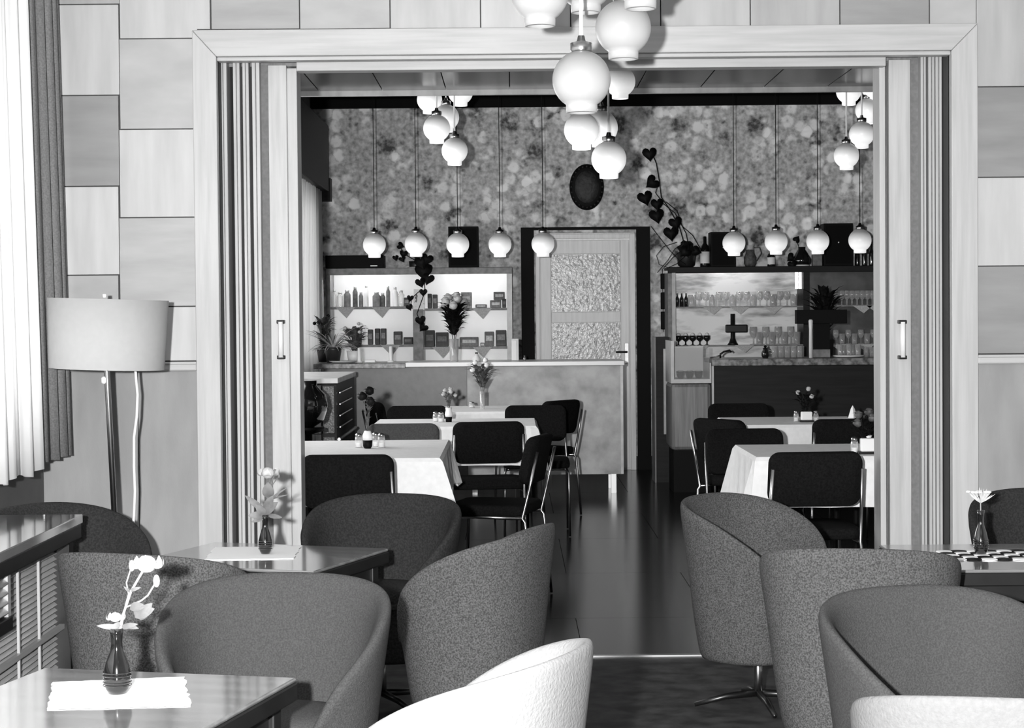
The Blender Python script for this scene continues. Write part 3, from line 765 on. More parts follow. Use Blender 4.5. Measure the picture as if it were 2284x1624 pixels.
# right vase and mat
v3, p3 = vase(2188, 1238, .62, .14, .024, 'dark bud vase on the chequered mat of the right table')
r3 = thing('carnation', 'wispy white flower in the vase on the right table', 'flower', (p3.x, p3.y, p3.z + .03))
MB().tube([Vector((0, 0, 0)), P(2187, 1110, p3.y) - r3.location], .002, 6).build('stem', M['stemlight'], r3)
mb = MB()
for k in range(22):
    a = random.uniform(-.95, .95); q = Vector((math.sin(a), random.uniform(-.4, .4), math.cos(a) * .9)) * random.uniform(.04, .06)
    mb.leaf(P(2187, 1122, p3.y) - r3.location, q, .004, .05, up=(0, -1, 0), n=3)
mb.build('petals', M['petalgrey'], r3)
mb = MB()
for k in range(9):
    a = random.uniform(-1, 1); c = P(2182 + 22 * a, 1097, p3.y) - r3.location; mb.blob((c.x, c.y + random.uniform(-.02, .02), c.z), .008, 7, 5, .2, (1.2, 1, .5))
mb.build('bloom', M['petal'], r3, True)
mt = thing('table_mat', 'black and white chequered mat on the right table', 'mat', (1.56, 5.83, .6205))
for i in range(8):
    for j in range(5):
        o = MB().lathe([(.026, 0), (.026, .003)], 14, c=((i - 3.5) * .048, (j - 2) * .048 + .004 * (i % 2), .0), sx=1, sy=1).build('disc', M['paper' if (i + j) % 2 == 0 else 'black'], mt)

# ================================================================ radiator cover
rc = thing('radiator_cover', 'louvred radiator cover with shiny top below the left window', 'radiator cover', (-1.68, 4.3, 0))
MB().span((-.24, -1.8, .72), (.25, 1.79, .75)).build('cover_top', mat('cover_top', .2, .24, scale=5, rough=.06, coat=1), rc, bevel=.003)
MB().span((.20, -1.8, .672), (.245, 1.79, .72)).build('top_rail', M['tabledark'], rc, bevel=.004)
MB().span((-.23, -1.77, .0), (.13, 1.74, .67)).build('cover_body', M['gap'], rc)
MB().span((.15, 1.70, 0), (.225, 1.76, .69)).build('end_post', M['tabledark'], rc, bevel=.003)
slat_me = MB().box((0, 0, 0), (.02, 3.44, .004), Matrix.Rotation(math.radians(38), 3, 'Y')).mesh('slat', M['slat'])
for k in range(35):
    o = bpy.data.objects.new('slat', slat_me); C.objects.link(o); o.parent = rc; o.location = (.175, -.02, .655 - .0187 * k)
for k in range(14):
    y = 1.42 - k * .24
    MB().span((.192, y - .005, .02), (.200, y + .005, .672)).build('batten', M['batten'], rc)
MB().span((.19, -1.7, .385), (.206, 1.70, .40)).build('mid_rail', M['batten'], rc)
fr = MB().span((.20, -.9, .505), (.235, .98, .545)).build('flap_rail', M['tabledark'], rc, bevel=.003, label='dark lower rail of the raised flap')
MB().span((.205, .955, .545), (.228, .985, .672)).build('flap_end', M['batten'], fr)
for k in range(4):
    MB().box((.22, .05, .565 + k * .028), (.026, 1.8, .006), Matrix.Rotation(math.radians(38), 3, 'Y')).build('flap_slat', M['steel'], fr)

# ================================================================ restaurant furniture
def rounded_pad(w_, h_, th, r, curve=0.0, n=6):
    """padded slab in the local yz plane, thickness along x"""
    pts = []
    for cx, cz, a0 in ((w_ / 2 - r, h_ / 2 - r, 0), (-w_ / 2 + r, h_ / 2 - r, 90), (-w_ / 2 + r, -h_ / 2 + r, 180), (w_ / 2 - r, -h_ / 2 + r, 270)):
        for k in range(n + 1):
            a = math.radians(a0 + 90 * k / n); pts.append((cx + r * math.cos(a), cz + r * math.sin(a)))
    rings = []
    for s_, x in ((.86, -th / 2), (.97, -th / 2 * .72), (1, 0), (.97, th / 2 * .72), (.86, th / 2)):
        rings.append([(x - curve * ((p[0] / (w_ / 2)) ** 2), p[0] * (1 - (1 - s_) * .3), p[1] * (1 - (1 - s_) * .4)) for p in pts])
    N_ = len(pts); vs = [p for r_ in rings for p in r_]; fs = []
    for i in range(4):
        for k in range(N_): fs.append((i * N_ + k, i * N_ + (k + 1) % N_, (i + 1) * N_ + (k + 1) % N_, (i + 1) * N_ + k))
    # caps as strips, to follow the curve
    for base, fl in ((0, False), (4 * N_, True)):
        half = N_ // 2
        for k in range(half - 1):
            a, b, c_, d = base + k, base + k + 1, base + N_ - 2 - k, base + N_ - 1 - k
            fs.append((a, b, c_, d) if fl else (d, c_, b, a))
    return vs, fs
bp = rounded_pad(.40, .235, .045, .05, -.03)
DC = {}
def dining_meshes(fab):
    if fab in DC: return DC[fab]
    rot = Matrix.Rotation(math.radians(-12), 3, 'Y')
    mb = MB().add([tuple(rot @ Vector(v) + Vector((-.235, 0, .69))) for v in bp[0]], bp[1])
    back = mb.mesh('backrest', M[fab], True)
    sv, sf = rounded_pad(.42, .40, .05, .06, 0)
    seat = MB().add([(v[2], v[1], v[0] + .455) for v in sv], sf).mesh('seat', M[fab], True)
    legs = []
    for s in (-1, 1):
        legs.append(MB().tube([(-.262, s * .19, .80 - .06), (-.222, s * .195, .56), (-.185, s * .2, .42), (-.2, s * .2, .40), (-.235, s * .205, .005)], .0075, 8).mesh('leg', M['chrome'], True))
        legs.append(MB().tube([(.17, s * .19, .43), (.19, s * .2, .40), (.205, s * .205, .005)], .0075, 8).mesh('leg', M['chrome'], True))
    fr_ = MB()
    for s in (-1, 1): fr_.tube([(-.185, s * .2, .42), (.17, s * .19, .425)], .009, 8)
    fr_.tube([(.16, -.19, .425), (.16, .19, .425)], .009, 8)
    frame = fr_.mesh('seat_frame', M['chrome'], True)
    DC[fab] = [('backrest', back), ('seat', seat), ('seat_frame', frame)] + [('leg', l) for l in legs]
    return DC[fab]
def dining_chair(x, y, fx, fy, label, fab='chairfab'):
    t = thing('dining_chair', label, 'chair', (x, y, 0), math.atan2(fy, fx), 'padded steel tube chairs in the far room')
    for nm, me in dining_meshes(fab):
        o = bpy.data.objects.new(nm, me); C.objects.link(o); o.parent = t
    return t
def back_at(px, Y): return P(px, 950, Y).x
dining_chair(back_at(784, 8.0), 8.05, .02, 1, 'padded chair with its back to us at the near left dining table')
dining_chair(back_at(1080, 10.3), 10.38, -.12, 1, 'padded chair with its back to us at the second left dining table')
dining_chair(.16, 12.75, -.62, .5, 'padded chair before the bright bar front, right of the farthest left table')
dining_chair(-.09, 9.05, -1, .25, 'padded chair in side view right of the near left dining table')
dining_chair(.15, 11.72, 0, -1, 'padded chair facing us behind the right end of the second left dining table')
dining_chair(-.74, 12.75, .9, .3, 'padded chair left of the farthest left dining table')
dining_chair(-.62, 11.78, 0, -1, 'padded chair behind the second left dining table facing us, left end')
dining_chair(-1.12, 11.0, 1, -.05, 'padded chair left of the second dining table, beside the brick patterned cabinet')
dining_chair(-.60, 9.82, 0, -1, 'padded chair painted as flash-lit behind the near left dining table facing us', 'chairfab_lit')
dining_chair(1.33, 10.36, .8, .6, 'padded chair at the left corner of the far right dining table')
dining_chair(back_at(1804, 7.85), 7.98, -.06, 1, 'padded chair with its back to us at the near right dining table')
dining_chair(1.20, 9.12, .1, -1, 'padded chair behind the near right dining table facing us')
dining_chair(1.86, 10.32, .05, 1, 'padded chair with its back to us at the far right dining table')
dining_chair(1.47, 11.72, 0, -1, 'padded chair behind the far right dining table, before the dark counter')
dining_chair(2.28, 11.55, -.9, -.4, 'padded chair at the right end of the far right dining table')

def dining_table(x0, x1, y0, y1, label, clabel, drop=.2, seed=0):
    cx, cy = (x0 + x1) / 2, (y0 + y1) / 2; w_, d_ = x1 - x0, y1 - y0
    t = thing('dining_table', label, 'table', (cx, cy, 0), 0, 'dining tables under white cloths')
    MB().box((0, 0, .73), (w_ - .02, d_ - .02, .03)).build('tabletop', M['darkwood'], t)
    for sx in (-1, 1):
        for sy in (-1, 1): MB().tube([(sx * (w_ / 2 - .08), sy * (d_ / 2 - .08), 0), (sx * (w_ / 2 - .08), sy * (d_ / 2 - .08), .72)], .016, 8).build('leg', M['black'], t)
    # cloth
    rnd = random.Random(seed); per = []; K = 26
    cor = [(-w_ / 2, -d_ / 2), (w_ / 2, -d_ / 2), (w_ / 2, d_ / 2), (-w_ / 2, d_ / 2)]
    for i in range(4):
        a = Vector(cor[i]); b = Vector(cor[(i + 1) % 4]); tt = (b - a).normalized(); nn = Vector((tt.y, -tt.x))
        for k in range(K):
            q = k / K; e = min(q, 1 - q)
            per.append((a.lerp(b, q), nn, e, i, q))
    vs = []; fs = []; N_ = len(per)
    levels = [0, .012, .03, .08, .14, drop]
    for li, dz in enumerate(levels):
        for (p, nn, e, i, q) in per:
            corner = max(0, 1 - e / .14)
            prev = Vector(cor[i]); out = nn.copy()
            if q < .14 or q > .86:
                cpt = Vector((math.copysign(1, p.x), math.copysign(1, p.y))) * .707
                out = (nn * (1 - corner * .5) + cpt * corner * .8)
            f = dz / drop
            off = .004 + f * (.012 + .06 * corner) + f * .010 * math.sin(q * 23 + i * 2 + seed)
            if e < .035 and 0 < e: off *= .55
            zz = .752 - dz - f * .035 * corner * (1 if e < .02 else .3)
            if li == 0: off = -.006
            vs.append((p.x + out.x * off, p.y + out.y * off, zz if li else .756))
    for li in range(len(levels) - 1):
        for k in range(N_): fs.append((li * N_ + k, (li + 1) * N_ + k, (li + 1) * N_ + (k + 1) % N_, li * N_ + (k + 1) % N_))
    # top: concentric fan
    vs.append((0, 0, .7565)); c_ = len(vs) - 1
    for k in range(N_): fs.append((k, (k + 1) % N_, c_))
    o = MB().add(vs, fs).build('tablecloth', M['cloth'], smooth=False, loc=(cx, cy, 0), solid=.002)
    tag(o, clabel, 'tablecloth', 'white tablecloths')
    return t
dining_table(-1.12, -.325, 8.28, 9.5, 'near left dining table before the doorway', 'white cloth on the near left dining table', .21, 1)
dining_table(-.83, .14, 10.6, 11.42, 'second left dining table', 'white cloth on the second left dining table', .22, 2)
dining_table(-.52, .17, 12.2, 13.0, 'farthest left dining table before the bar', 'white cloth on the farthest left dining table', .22, 3)
dining_table(1.26, 2.06, 10.5, 11.3, 'far right dining table before the dark counter', 'white cloth on the far right dining table', .24, 4)
dining_table(1.08, 1.90, 8.16, 8.95, 'near right dining table cut by the partition', 'white cloth on the near right dining table', .22, 5)

TZ = .7585
def shaker(px, py, label, h=.07, r=.018):
    p = PZ(px, py, TZ); o = thing('shaker', label, 'shaker', (p.x, p.y, TZ), group='salt and pepper shakers')
    MB().lathe([(r, 0), (r, h * .55), (r * .9, h * .7), (r * .85, h * .72)], 14).build('glass_body', M['glass'], o, True)
    MB().lathe([(r * .8, .002), (r * .8, h * .35), (r * .2, h * .36)], 12).build('contents', M['paper'], o)
    MB().lathe([(r * .88, h * .72), (r * .88, h * .92), (r * .4, h)], 14).build('cap', M['chrome'], o, True)
def holder(px, py, label, w_=.07, h=.055):
    p = PZ(px, py, TZ); o = thing('napkin_holder', label, 'napkin holder', (p.x, p.y, TZ))
    MB().box((0, 0, .005), (w_ + .02, .05, .01)).build('base', M['blacksat'], o, bevel=.003)
    MB().box((0, 0, .01 + h / 2), (w_, .035, h)).build('napkins', M['paper'], o, bevel=.006)
def bouquet(name, base, h, spread, m_leaf, m_fl, nfl, nlf, label, fr=.014, cat='flowers', top=0.62):
    t = thing(name, label, cat, base)
    mb = MB()
    for k in range(5):
        a = k * 1.3; mb.tube([(0, 0, 0), (math.cos(a) * spread * .4, math.sin(a) * spread * .4, h * .75)], .0018, 4)
    mb.build('stem', M[m_leaf], t)
    mb = MB()
    for k in range(nlf):
        a = random.uniform(0, 2 * PI); q = random.random() ** .6; z = h * random.uniform(.3, .92)
        rr = spread * q * min(1, z / h * 1.4)
        b = Vector((math.cos(a) * rr * .5, math.sin(a) * rr * .5, z * .85))
        mb.leaf(b, Vector((math.cos(a) * rr * .8, math.sin(a) * rr * .8, h * random.uniform(.02, .18))), spread * .28, .15, n=3)
    o = mb.build('foliage', M[m_leaf], t); o['kind'] = 'stuff'
    for k in range(nfl):
        a = k * 2.4 + .5; q = (k + .5) / nfl; rr = spread * .85 * math.sqrt(q)
        mb = MB(); c_ = (math.cos(a) * rr, math.sin(a) * rr, h * (top + (1 - top) * (1 - q * .8)))
        mb.blob(c_, fr, 8, 6, .15); 
        for j in range(6): mb.leaf(c_, Vector((math.cos(j), math.sin(j), .2)) * fr * 1.5, fr, .2, n=2)
        mb.build('flower_head', M[m_fl], t, True)
    return t
def glassvase(p, h, r, label, m='glass', water=True):
    o = thing('vase', label, 'vase', p)
    MB().lathe([(r * .8, 0), (r * .85, .004), (r, h), (r * .93, h), (r * .8, .008)], 18).build('vase_body', M[m], o, True)
    return o
# near left table
p = PZ(820, 1000, TZ); o = thing('vase', 'small white vase with dark base between the shakers, near left dining table', 'vase', (p.x, p.y, TZ))
MB().lathe([(.016, 0), (.022, .01), (.024, .04)], 16).build('dark_base', M['black'], o, True)
MB().lathe([(.0242, .04), (.025, .06), (.018, .078), (.015, .085)], 16).build('vase_body', M['white'], o, True)
bouquet('flowers', (p.x, p.y, TZ + .05), .24, .04, 'leafmid', 'leafdark', 3, 26, 'dark drooping flowers on the near left dining table', .022)
for px, py, s_ in ((800, 998, 'left of the white vase'), (838, 996, 'right behind the white vase'), (851, 998, 'farthest right beside the white vase')):
    shaker(px, py, 'glass shaker %s on the near left dining table' % s_)
# second table
p = PZ(1001, 941, TZ); o = thing('vase', 'white vase with dark foot on the second left dining table', 'vase', (p.x, p.y, TZ))
MB().lathe([(.018, 0), (.02, .03)], 14).build('dark_base', M['black'], o, True)
MB().lathe([(.0205, .03), (.024, .045), (.018, .07), (.02, .085)], 14).build('vase_body', M['white'], o, True)
bouquet('flowers', (p.x, p.y, TZ + .06), .14, .05, 'leafmid', 'petalgrey', 6, 40, 'pale small flowers on the second left dining table', .013)
shaker(984, 941, 'glass shaker left of the vase on the second left dining table', .06)
shaker(972, 940, 'glass shaker at the outer left on the second left dining table', .06)
p = PZ(1076, 912, TZ); glassvase((p.x, p.y, TZ), .12, .018, 'slim glass vase on the farthest left dining table')
bouquet('flowers', (p.x, p.y, TZ + .08), .26, .10, 'leafmid', 'petal', 5, 90, 'loose bunch of white and dark flowers before the bar front', .018)
shaker(1052, 909, 'small shaker left of the slim glass vase', .04, .02)
# right tables
p = PZ(1799, 941, TZ); holder(1799, 941, 'white napkin holder on the far right dining table', .065, .05)
bouquet('flowers', (p.x, p.y + .04, TZ), .20, .07, 'leafdark', 'petalgrey', 3, 60, 'dark bunch of flowers behind the napkins on the far right table', .014)
shaker(1776, 940, 'glass shaker left of the napkins on the far right table', .065, .015)
shaker(1820, 940, 'glass shaker right of the napkins on the far right table', .065, .015)
p = PZ(1936, 1012, TZ); holder(1936, 1012, 'white napkin holder on the near right dining table', .07, .06)
bouquet('flowers', (p.x, p.y + .05, TZ), .19, .07, 'leafdark', 'leafmid', 5, 90, 'dark bunch of flowers on the near right dining table', .02)
MB().lathe([(.012, 0), (.014, .07), (.018, .08)], 12).build('vase', M['white'], loc=(p.x + .01, p.y + .045, TZ), smooth=True)
tag(bpy.context.scene.collection.objects[-1], 'small white vase behind the napkins on the near right dining table', 'vase')
shaker(1906, 1011, 'glass shaker left of the napkins on the near right table', .075)
shaker(1962, 1010, 'glass shaker right of the napkins on the near right table', .075)
p = PZ(1902, 932, TZ)
tag(MB().lathe([(.028, 0), (.012, .055), (.001, .075)], 4, c=(p.x, p.y, TZ)).build('folded_napkin', M['paper']), 'folded white napkin standing at the far right table end', 'napkin')

# ================================================================ brick patterned cabinet beside the window
CY0, CY1, CX = 11.9, 13.25, -1.14
cb = thing('cabinet', 'dark cabinet with brick patterned front and pale top beside the left window', 'cabinet', (-1.45, 12.5, 0))
o_ = Vector((-1.45, 12.5, 0))
def loc(a, b, base): return tuple(x - y for x, y in zip(a, base)), tuple(x - y for x, y in zip(b, base))
MB().span(*loc((-1.77, CY0, 0), (CX, CY1, .96), o_)).build('body', M['darkwood'], cb)
MB().span(*loc((-1.775, CY0 - .03, .965), (CX + .015, CY1, 1.0), o_)).build('cabinet_top', M['cabframelt'], cb, bevel=.004)
bx0 = P(688, 900, CY0).x; bx1 = P(717, 900, CY0).x
bk = MB().span(*loc((bx0, CY0 - .012, .05), (bx1, CY0 - .001, .955), o_)).build('brick_panel', M['joint'], cb)
for r in range(20):
    for c_ in range(3):
        wb = (bx1 - bx0) / 2; x0 = bx0 + (c_ - (.5 if r % 2 else 0)) * wb; x1 = x0 + wb
        x0, x1 = max(x0, bx0), min(x1, bx1)
        if x1 - x0 < .01: continue
        MB().span(*loc((x0 + .002, CY0 - .02, .055 + r * .045), (x1 - .002, CY0 - .01, .055 + r * .045 + .04), o_)).build('brick', M['brick'], bk)
for a, b in ((.05, .62), (.64, .95)):
    MB().span(*loc((bx1 + .01, CY0 - .02, a), (CX - .01, CY0 - .005, b), o_)).build('front_panel', M['brickdk'], cb, bevel=.004)
for k in range(9):
    z = .9 - k * .075
    r_ = .012 if k == 4 else .005
    MB().tube([tuple(Vector((CX + .012, CY0 + (.12 if k != 4 else .03), z)) - o_), tuple(Vector((CX + .012, CY1 - (.35 if k != 4 else .05), z)) - o_)], r_, 6).build('rod', M['chrome'], cb)
gb = P(688, 893, 10.6)
gt = thing('bowl_vase', 'round dark shiny vase half hidden by the partition', 'vase', (gb.x, gb.y, 0))
MB().lathe([(.13, 0), (.13, .02), (.02, .05), (.02, .72), (.09, .74), (.09, .76)], 24).build('stand', M['black'], gt, True)
MB().lathe([(.03, .76), (.09, .80), (.115, .88), (.10, .95), (.05, 1.0), (.05, 1.03), (.035, 1.03)], 28).build('bowl', M['vasedark'], gt, True)

# ================================================================ bar counters
KY = 14.3
x0, x1 = P(725, 900, KY).x, P(1390, 900, KY).x; zt_ = P(1100, 807, KY).z; zp = P(1100, 817, KY).z; zb = P(1300, 1058, KY).z
bc = thing('bar_counter', 'long bar counter with grey front and white top left of the door', 'counter', ((x0 + x1) / 2, KY + .3, 0))
ob = Vector(bc.location)
xm = P(1042, 900, KY).x
def sp(a, b, nm, m, par=None, base=None, **k): return MB().span(*loc(a, b, base if base is not None else ob)).build(nm, M[m], par or bc, **k)
sp((x0, KY + .02, zb), (x1 - .01, KY + .55, zp), 'body', 'midwood')
sp((x0, KY, zb), (xm - .002, KY + .02, zp - .004), 'front_panel', 'counterfront', label='grey laminate front panel')
sp((xm + .002, KY, zb), (x1 - .02, KY + .02, zp - .004), 'front_panel', 'countermetal', label='brighter metal front panel')
sp((x1 - .02, KY - .006, zb), (x1, KY + .55, zp), 'edge_strip', 'cabframelt')
xmm = P(905, 812, KY).x
sp((P(700, 812, KY).x, KY - .04, zp - .008), (xmm, KY + .62, zt_ - .005), 'counter_top', 'marble', bevel=.004, label='dark mottled top slab')
sp((xmm, KY - .04, zp), (x1 + .01, KY + .62, zt_), 'counter_top', 'countertop', bevel=.004, label='white top slab')
for xx in (x0 + .08, (x0 + x1) / 2, x1 - .075):
    for yy in (KY + .06, KY + .48):
        sp((xx - .02, yy - .02, 0), (xx + .02, yy + .02, zb), 'leg', 'steel')
# right counter
rx0, rx1 = P(1588, 900, KY).x, 3.9; rz1 = P(1750, 800, KY).z; rz0 = P(1750, 815, KY).z
rcn = thing('bar_counter', 'dark wooden bar counter with mottled top at the right', 'counter', (2.7, KY + .3, 0)); orc = Vector(rcn.location)
sp((rx0 + .015, KY, .1), (rx1, KY + .55, rz0), 'front_panel', 'darkwood', rcn, orc, bevel=.004)
sp((rx0, KY - .01, .1), (rx0 + .015, KY + .55, rz0), 'edge_strip', 'cabframelt', rcn, orc)
sp((rx0 + .002, KY - .03, rz0), (rx1, KY + .6, rz1), 'counter_top', 'marble', rcn, orc, bevel=.004)
sp((rx0 + .05, KY + .05, 0), (rx1, KY + .5, .1), 'plinth', 'black', rcn, orc)
# display case between door and right counter
dx0, dx1 = P(1497, 900, KY).x, rx0 - .004
dz = lambda q: P(1540, q, KY).z
ds = thing('display_case', 'low glass fronted display case beside the dark counter', 'display case', ((dx0 + dx1) / 2, KY + .25, 0)); od = Vector(ds.location)
sp((dx0, KY, dz(1005)), (dx1, KY + .5, dz(855)), 'lower_front', 'midwood', ds, od, bevel=.03)
sp((dx0 + .02, KY + .04, 0), (dx1, KY + .46, dz(1005)), 'plinth', 'black', ds, od)
sp((dx0, KY, dz(855)), (dx1, KY + .5, dz(846)), 'shelf', 'cabframelt', ds, od)
sp((dx0, KY, dz(846)), (dx0 + .025, KY + .5, dz(600) if False else dz(760)), 'side_post', 'cabframelt', ds, od)
sp((dx1 - .012, KY, dz(846)), (dx1, KY + .5, dz(810)), 'side_post', 'cabframelt', ds, od)
sp((dx0 + .03, KY + .46, dz(846)), (dx1 - .015, KY + .48, dz(775)), 'case_back', 'cabback', ds, od)
MB().span(*loc((dx0 + .03, KY + .01, dz(846)), (dx1 - .015, KY + .014, dz(775)), od)).build('front_pane', M['glass'], ds)
for i in range(3):
    px = 1518 + i * 20; p = P(px, 846, KY + .2)
    o = thing('cup', 'dark cup with white rim in the display case, %s from the door' % ORD[i], 'cup', (p.x, KY + .2, dz(846) + .002), group='cups in the display case')
    MB().lathe([(.022, 0), (.032, .03), (.034, .055), (.030, .055), (.028, .03)], 16).build('cup_body', M['black'], o, True)
    MB().lathe([(.0, .052), (.02, .062), (.029, .05)], 12).build('filling', M['paper'], o, True)
tall = thing('pillar_cabinet', 'narrow tall cupboard with pale panel beside the door casing', 'cupboard', (P(1478, 900, 15.2).x, 15.3, 0)); ot = Vector(tall.location)
tx0, tx1 = P(1463, 900, 15.2).x, P(1494, 900, 15.2).x; tz = P(1478, 752, 15.2).z
sp((tx0, 15.2, 0), (tx1, 15.5, tz), 'body', 'darkwood', tall, ot)
sp((tx0 - .012, 15.18, 0), (tx0, 15.5, tz), 'side_strip', 'midwood', tall, ot)
sp((P(1480, 900, 15.2).x, 15.185, .4), (tx1, 15.2, P(1478, 778, 15.2).z), 'pale_panel', 'cabframelt', tall, ot)

# ================================================================ shelf cabinets on the back wall
SYF = 16.08
def cab_span(nm, a, b, m, par, base, **k): return MB().span(*loc(a, b, base)).build(nm, M[m], par, **k)
X = lambda p, q=700: P(p, q, SYF).x
Z = lambda q, p=950: P(p, q, SYF).z
lc = thing('wall_cabinet', 'lit open shelf cabinet with packets left of the door', 'cabinet', (X(940), 16.28, .95)); ol = Vector(lc.location)
zb_ = .95
cab_span('back_panel', (X(733), 16.44, zb_), (X(1141), 16.47, Z(601.5)), 'cabback', lc, ol)
cab_span('top_panel', (X(727), SYF, Z(602)), (X(1143), 16.46, Z(597)), 'cabframe', lc, ol, bevel=.004)
cab_span('front_lip', (X(727), SYF - .004, Z(612)), (X(1143), SYF + .02, Z(597.5)), 'cabframe', lc, ol, bevel=.003)
cab_span('side_panel', (X(727), SYF, zb_), (X(737), 16.44, Z(601.5)), 'cabframe', lc, ol, bevel=.003)
cab_span('side_panel', (X(1131), SYF, zb_), (X(1143), 16.44, Z(601.5)), 'cabframelt', lc, ol, bevel=.003)
cab_span('divider', (X(921), SYF, zb_), (X(944), 16.44, Z(690)), 'cabframe', lc, ol, bevel=.003)
cab_span('bottom_panel', (X(727), SYF, .90), (X(1143), 16.46, zb_), 'cabframe', lc, ol, bevel=.003)
S1L, S1R, S2L, S2R = Z(683), Z(688), Z(768), Z(774)
def glass_shelf(a, b, z, par, base):
    o = cab_span('shelf', (a, SYF + .022, z - .010), (b, 16.44, z), 'glass', par, base)
    cab_span('shelf_edge', (a, SYF + .016, z - .011), (b, SYF + .022, z), 'cabframe', o, Vector((0, 0, 0)) + base)
for a, b, z_ in ((X(737), X(930), S1L), (X(930), X(1131), S1R), (X(737), X(921), S2L), (X(944), X(1131), S2R)):
    glass_shelf(a, b, z_, lc, ol)
    cab_span('shelf_lip', (a, SYF + .016, z_ - .022), (b, SYF + .020, z_ - .011), 'cabframe', lc, ol)
    MB().tube([tuple(Vector((a + .02, SYF + .034, z_ - .017)) - ol), tuple(Vector((b - .02, SYF + .034, z_ - .017)) - ol)], .004, 6).build('light_tube', M['fillshelf'], lc)  # unseen tube added to brighten the space below, hidden by the lip
for xa in (800, 1040):
    MB().tube([tuple(Vector((X(xa) - .2, SYF + .06, Z(607))) - ol), tuple(Vector((X(xa) + .28, SYF + .06, Z(607))) - ol)], .012, 8).build('light_tube', M['tubecab'], lc)
for i, (px, s_) in enumerate(((1075, S1R), (1075, S2R), (985, S2R), (850, S1L), (870, S2L), (770, S1L))):
    p = X(px); w_ = .085
    MB().add([tuple(Vector(q) - ol) for q in ((p - w_, SYF + .012, s_ - .004), (p + w_, SYF + .012, s_ - .004), (p + .01, SYF + .012, s_ - .10), (p - w_, SYF + .016, s_ - .004), (p + w_, SYF + .016, s_ - .004), (p + .01, SYF + .016, s_ - .10))],
             [(0, 2, 1), (3, 4, 5), (0, 3, 5, 2), (1, 2, 5, 4), (0, 1, 4, 3)]).build('shelf_doily', mat('doily', .45, .6, scale=80, rough=.9) if i == 0 else bpy.data.materials['doily'], lc)
TOP, LOW = 'top shelf', 'lower shelf'
def packet(px0, px1, z0, pyt, shade, label, kind='packet', dy=0):
    a, b = X(px0), X(px1); h = Z(pyt) - z0
    m = M['pack'][shade]
    o = thing(kind, label, 'packet', ((a + b) / 2, SYF + .12 + dy, z0), group='goods on the lit shelves left of the door')
    w_ = b - a
    MB().box((0, 0, h / 2), (w_, .09, h)).build('carton', m, o, bevel=.006)
    MB().box((0, -.047, h * .55), (w_ * .7, .003, h * .35)).build('paper_band', M['pack'][min(4, shade + 2)], o)
    return o
def jar(px, z0, r, h, m, label, cat='jar', y=SYF + .12, grp='goods on the lit shelves left of the door'):
    o = thing('jar', label, cat, (X(px), y, z0), group=grp)
    MB().lathe([(r, 0), (r, h * .72), (r * .55, h * .85), (r * .5, h * .9)], 14).build('jar_body', M[m], o, True)
    MB().lathe([(r * .58, h * .88), (r * .58, h), (r * .3, h * 1.01)], 12).build('lid', M['steel'], o, True)
    return o
k = 0
for px, r_, h, m in ((743, .02, .15, 'glass'), (756, .028, .13, 'glass'), (772, .03, .15, 'leafgrey'), (790, .022, .18, 'leafmid'), (803, .02, .13, 'leafgrey'), (815, .018, .19, 'petal'), (838, .035, .13, 'leafgrey'), (852, .022, .12, 'leafmid'), (864, .018, .18, 'leafgrey'), (880, .022, .17, 'petal'), (893, .03, .14, 'glass')):
    jar(px, S1L, r_, h, m, 'jar on the top shelf of the lit cabinet, %s from the curtain' % ORD[k]); k += 1
packet(900, 912, S1L, 663, 1, 'small dark packet on the top shelf just left of the spotted vase')
packet(953, 962, S1R, 655, 0, 'black packet on the top shelf right of the spotted vase')
packet(964, 975, S1R, 657, 1, 'dark packet beside the black one on the top shelf')
packet(1028, 1052, S1R, 652, 3, 'grey carton behind the bouquet on the top shelf')
packet(1060, 1086, S1R, 680, 2, 'flat packet lying alone on the top shelf')
packet(1093, 1118, S1R, 671, 2, 'lower packet of the stack at the right end of top shelf')
packet(1101, 1126, Z(671) + .001, 652, 2, 'upper packet of the stack at the right end of top shelf')
packet(1120, 1129, S1R, 668, 0, 'thin black packet at the right end of the top shelf', dy=-.02)
packet(782, 803, S2L, 738, 0, 'black packet beside the spider plant on the lower shelf')
packet(818, 829, S2L, 734, 1, 'narrow dark packet on the lower shelf, left of the pair')
packet(834, 845, S2L, 732, 0, 'left one of the tall black pair on the lower shelf')
packet(847, 859, S2L, 732, 1, 'right one of the tall black pair on the lower shelf')
packet(876, 895, S2L, 739, 1, 'dark packet on the lower shelf nearer the divider')
packet(898, 919, S2L, 752, 0, 'low black carton beside the divider on the lower shelf')
packet(946, 968, S2R, 737, 0, 'black bag right of the divider on the lower shelf')
packet(970, 999, S2R, 742, 0, 'wide black bag behind the bouquet stems, lower shelf')
packet(1024, 1066, S2R, 753, 2, 'long patterned box on the lower shelf')
packet(1070, 1080, S2R, 766, 3, 'tiny packet before the bags on the lower shelf')
packet(1080, 1101, S2R, 741, 2, 'left grey bag at the right end of lower shelf')
packet(1105, 1129, S2R, 738, 1, 'right grey bag at the right end of lower shelf')

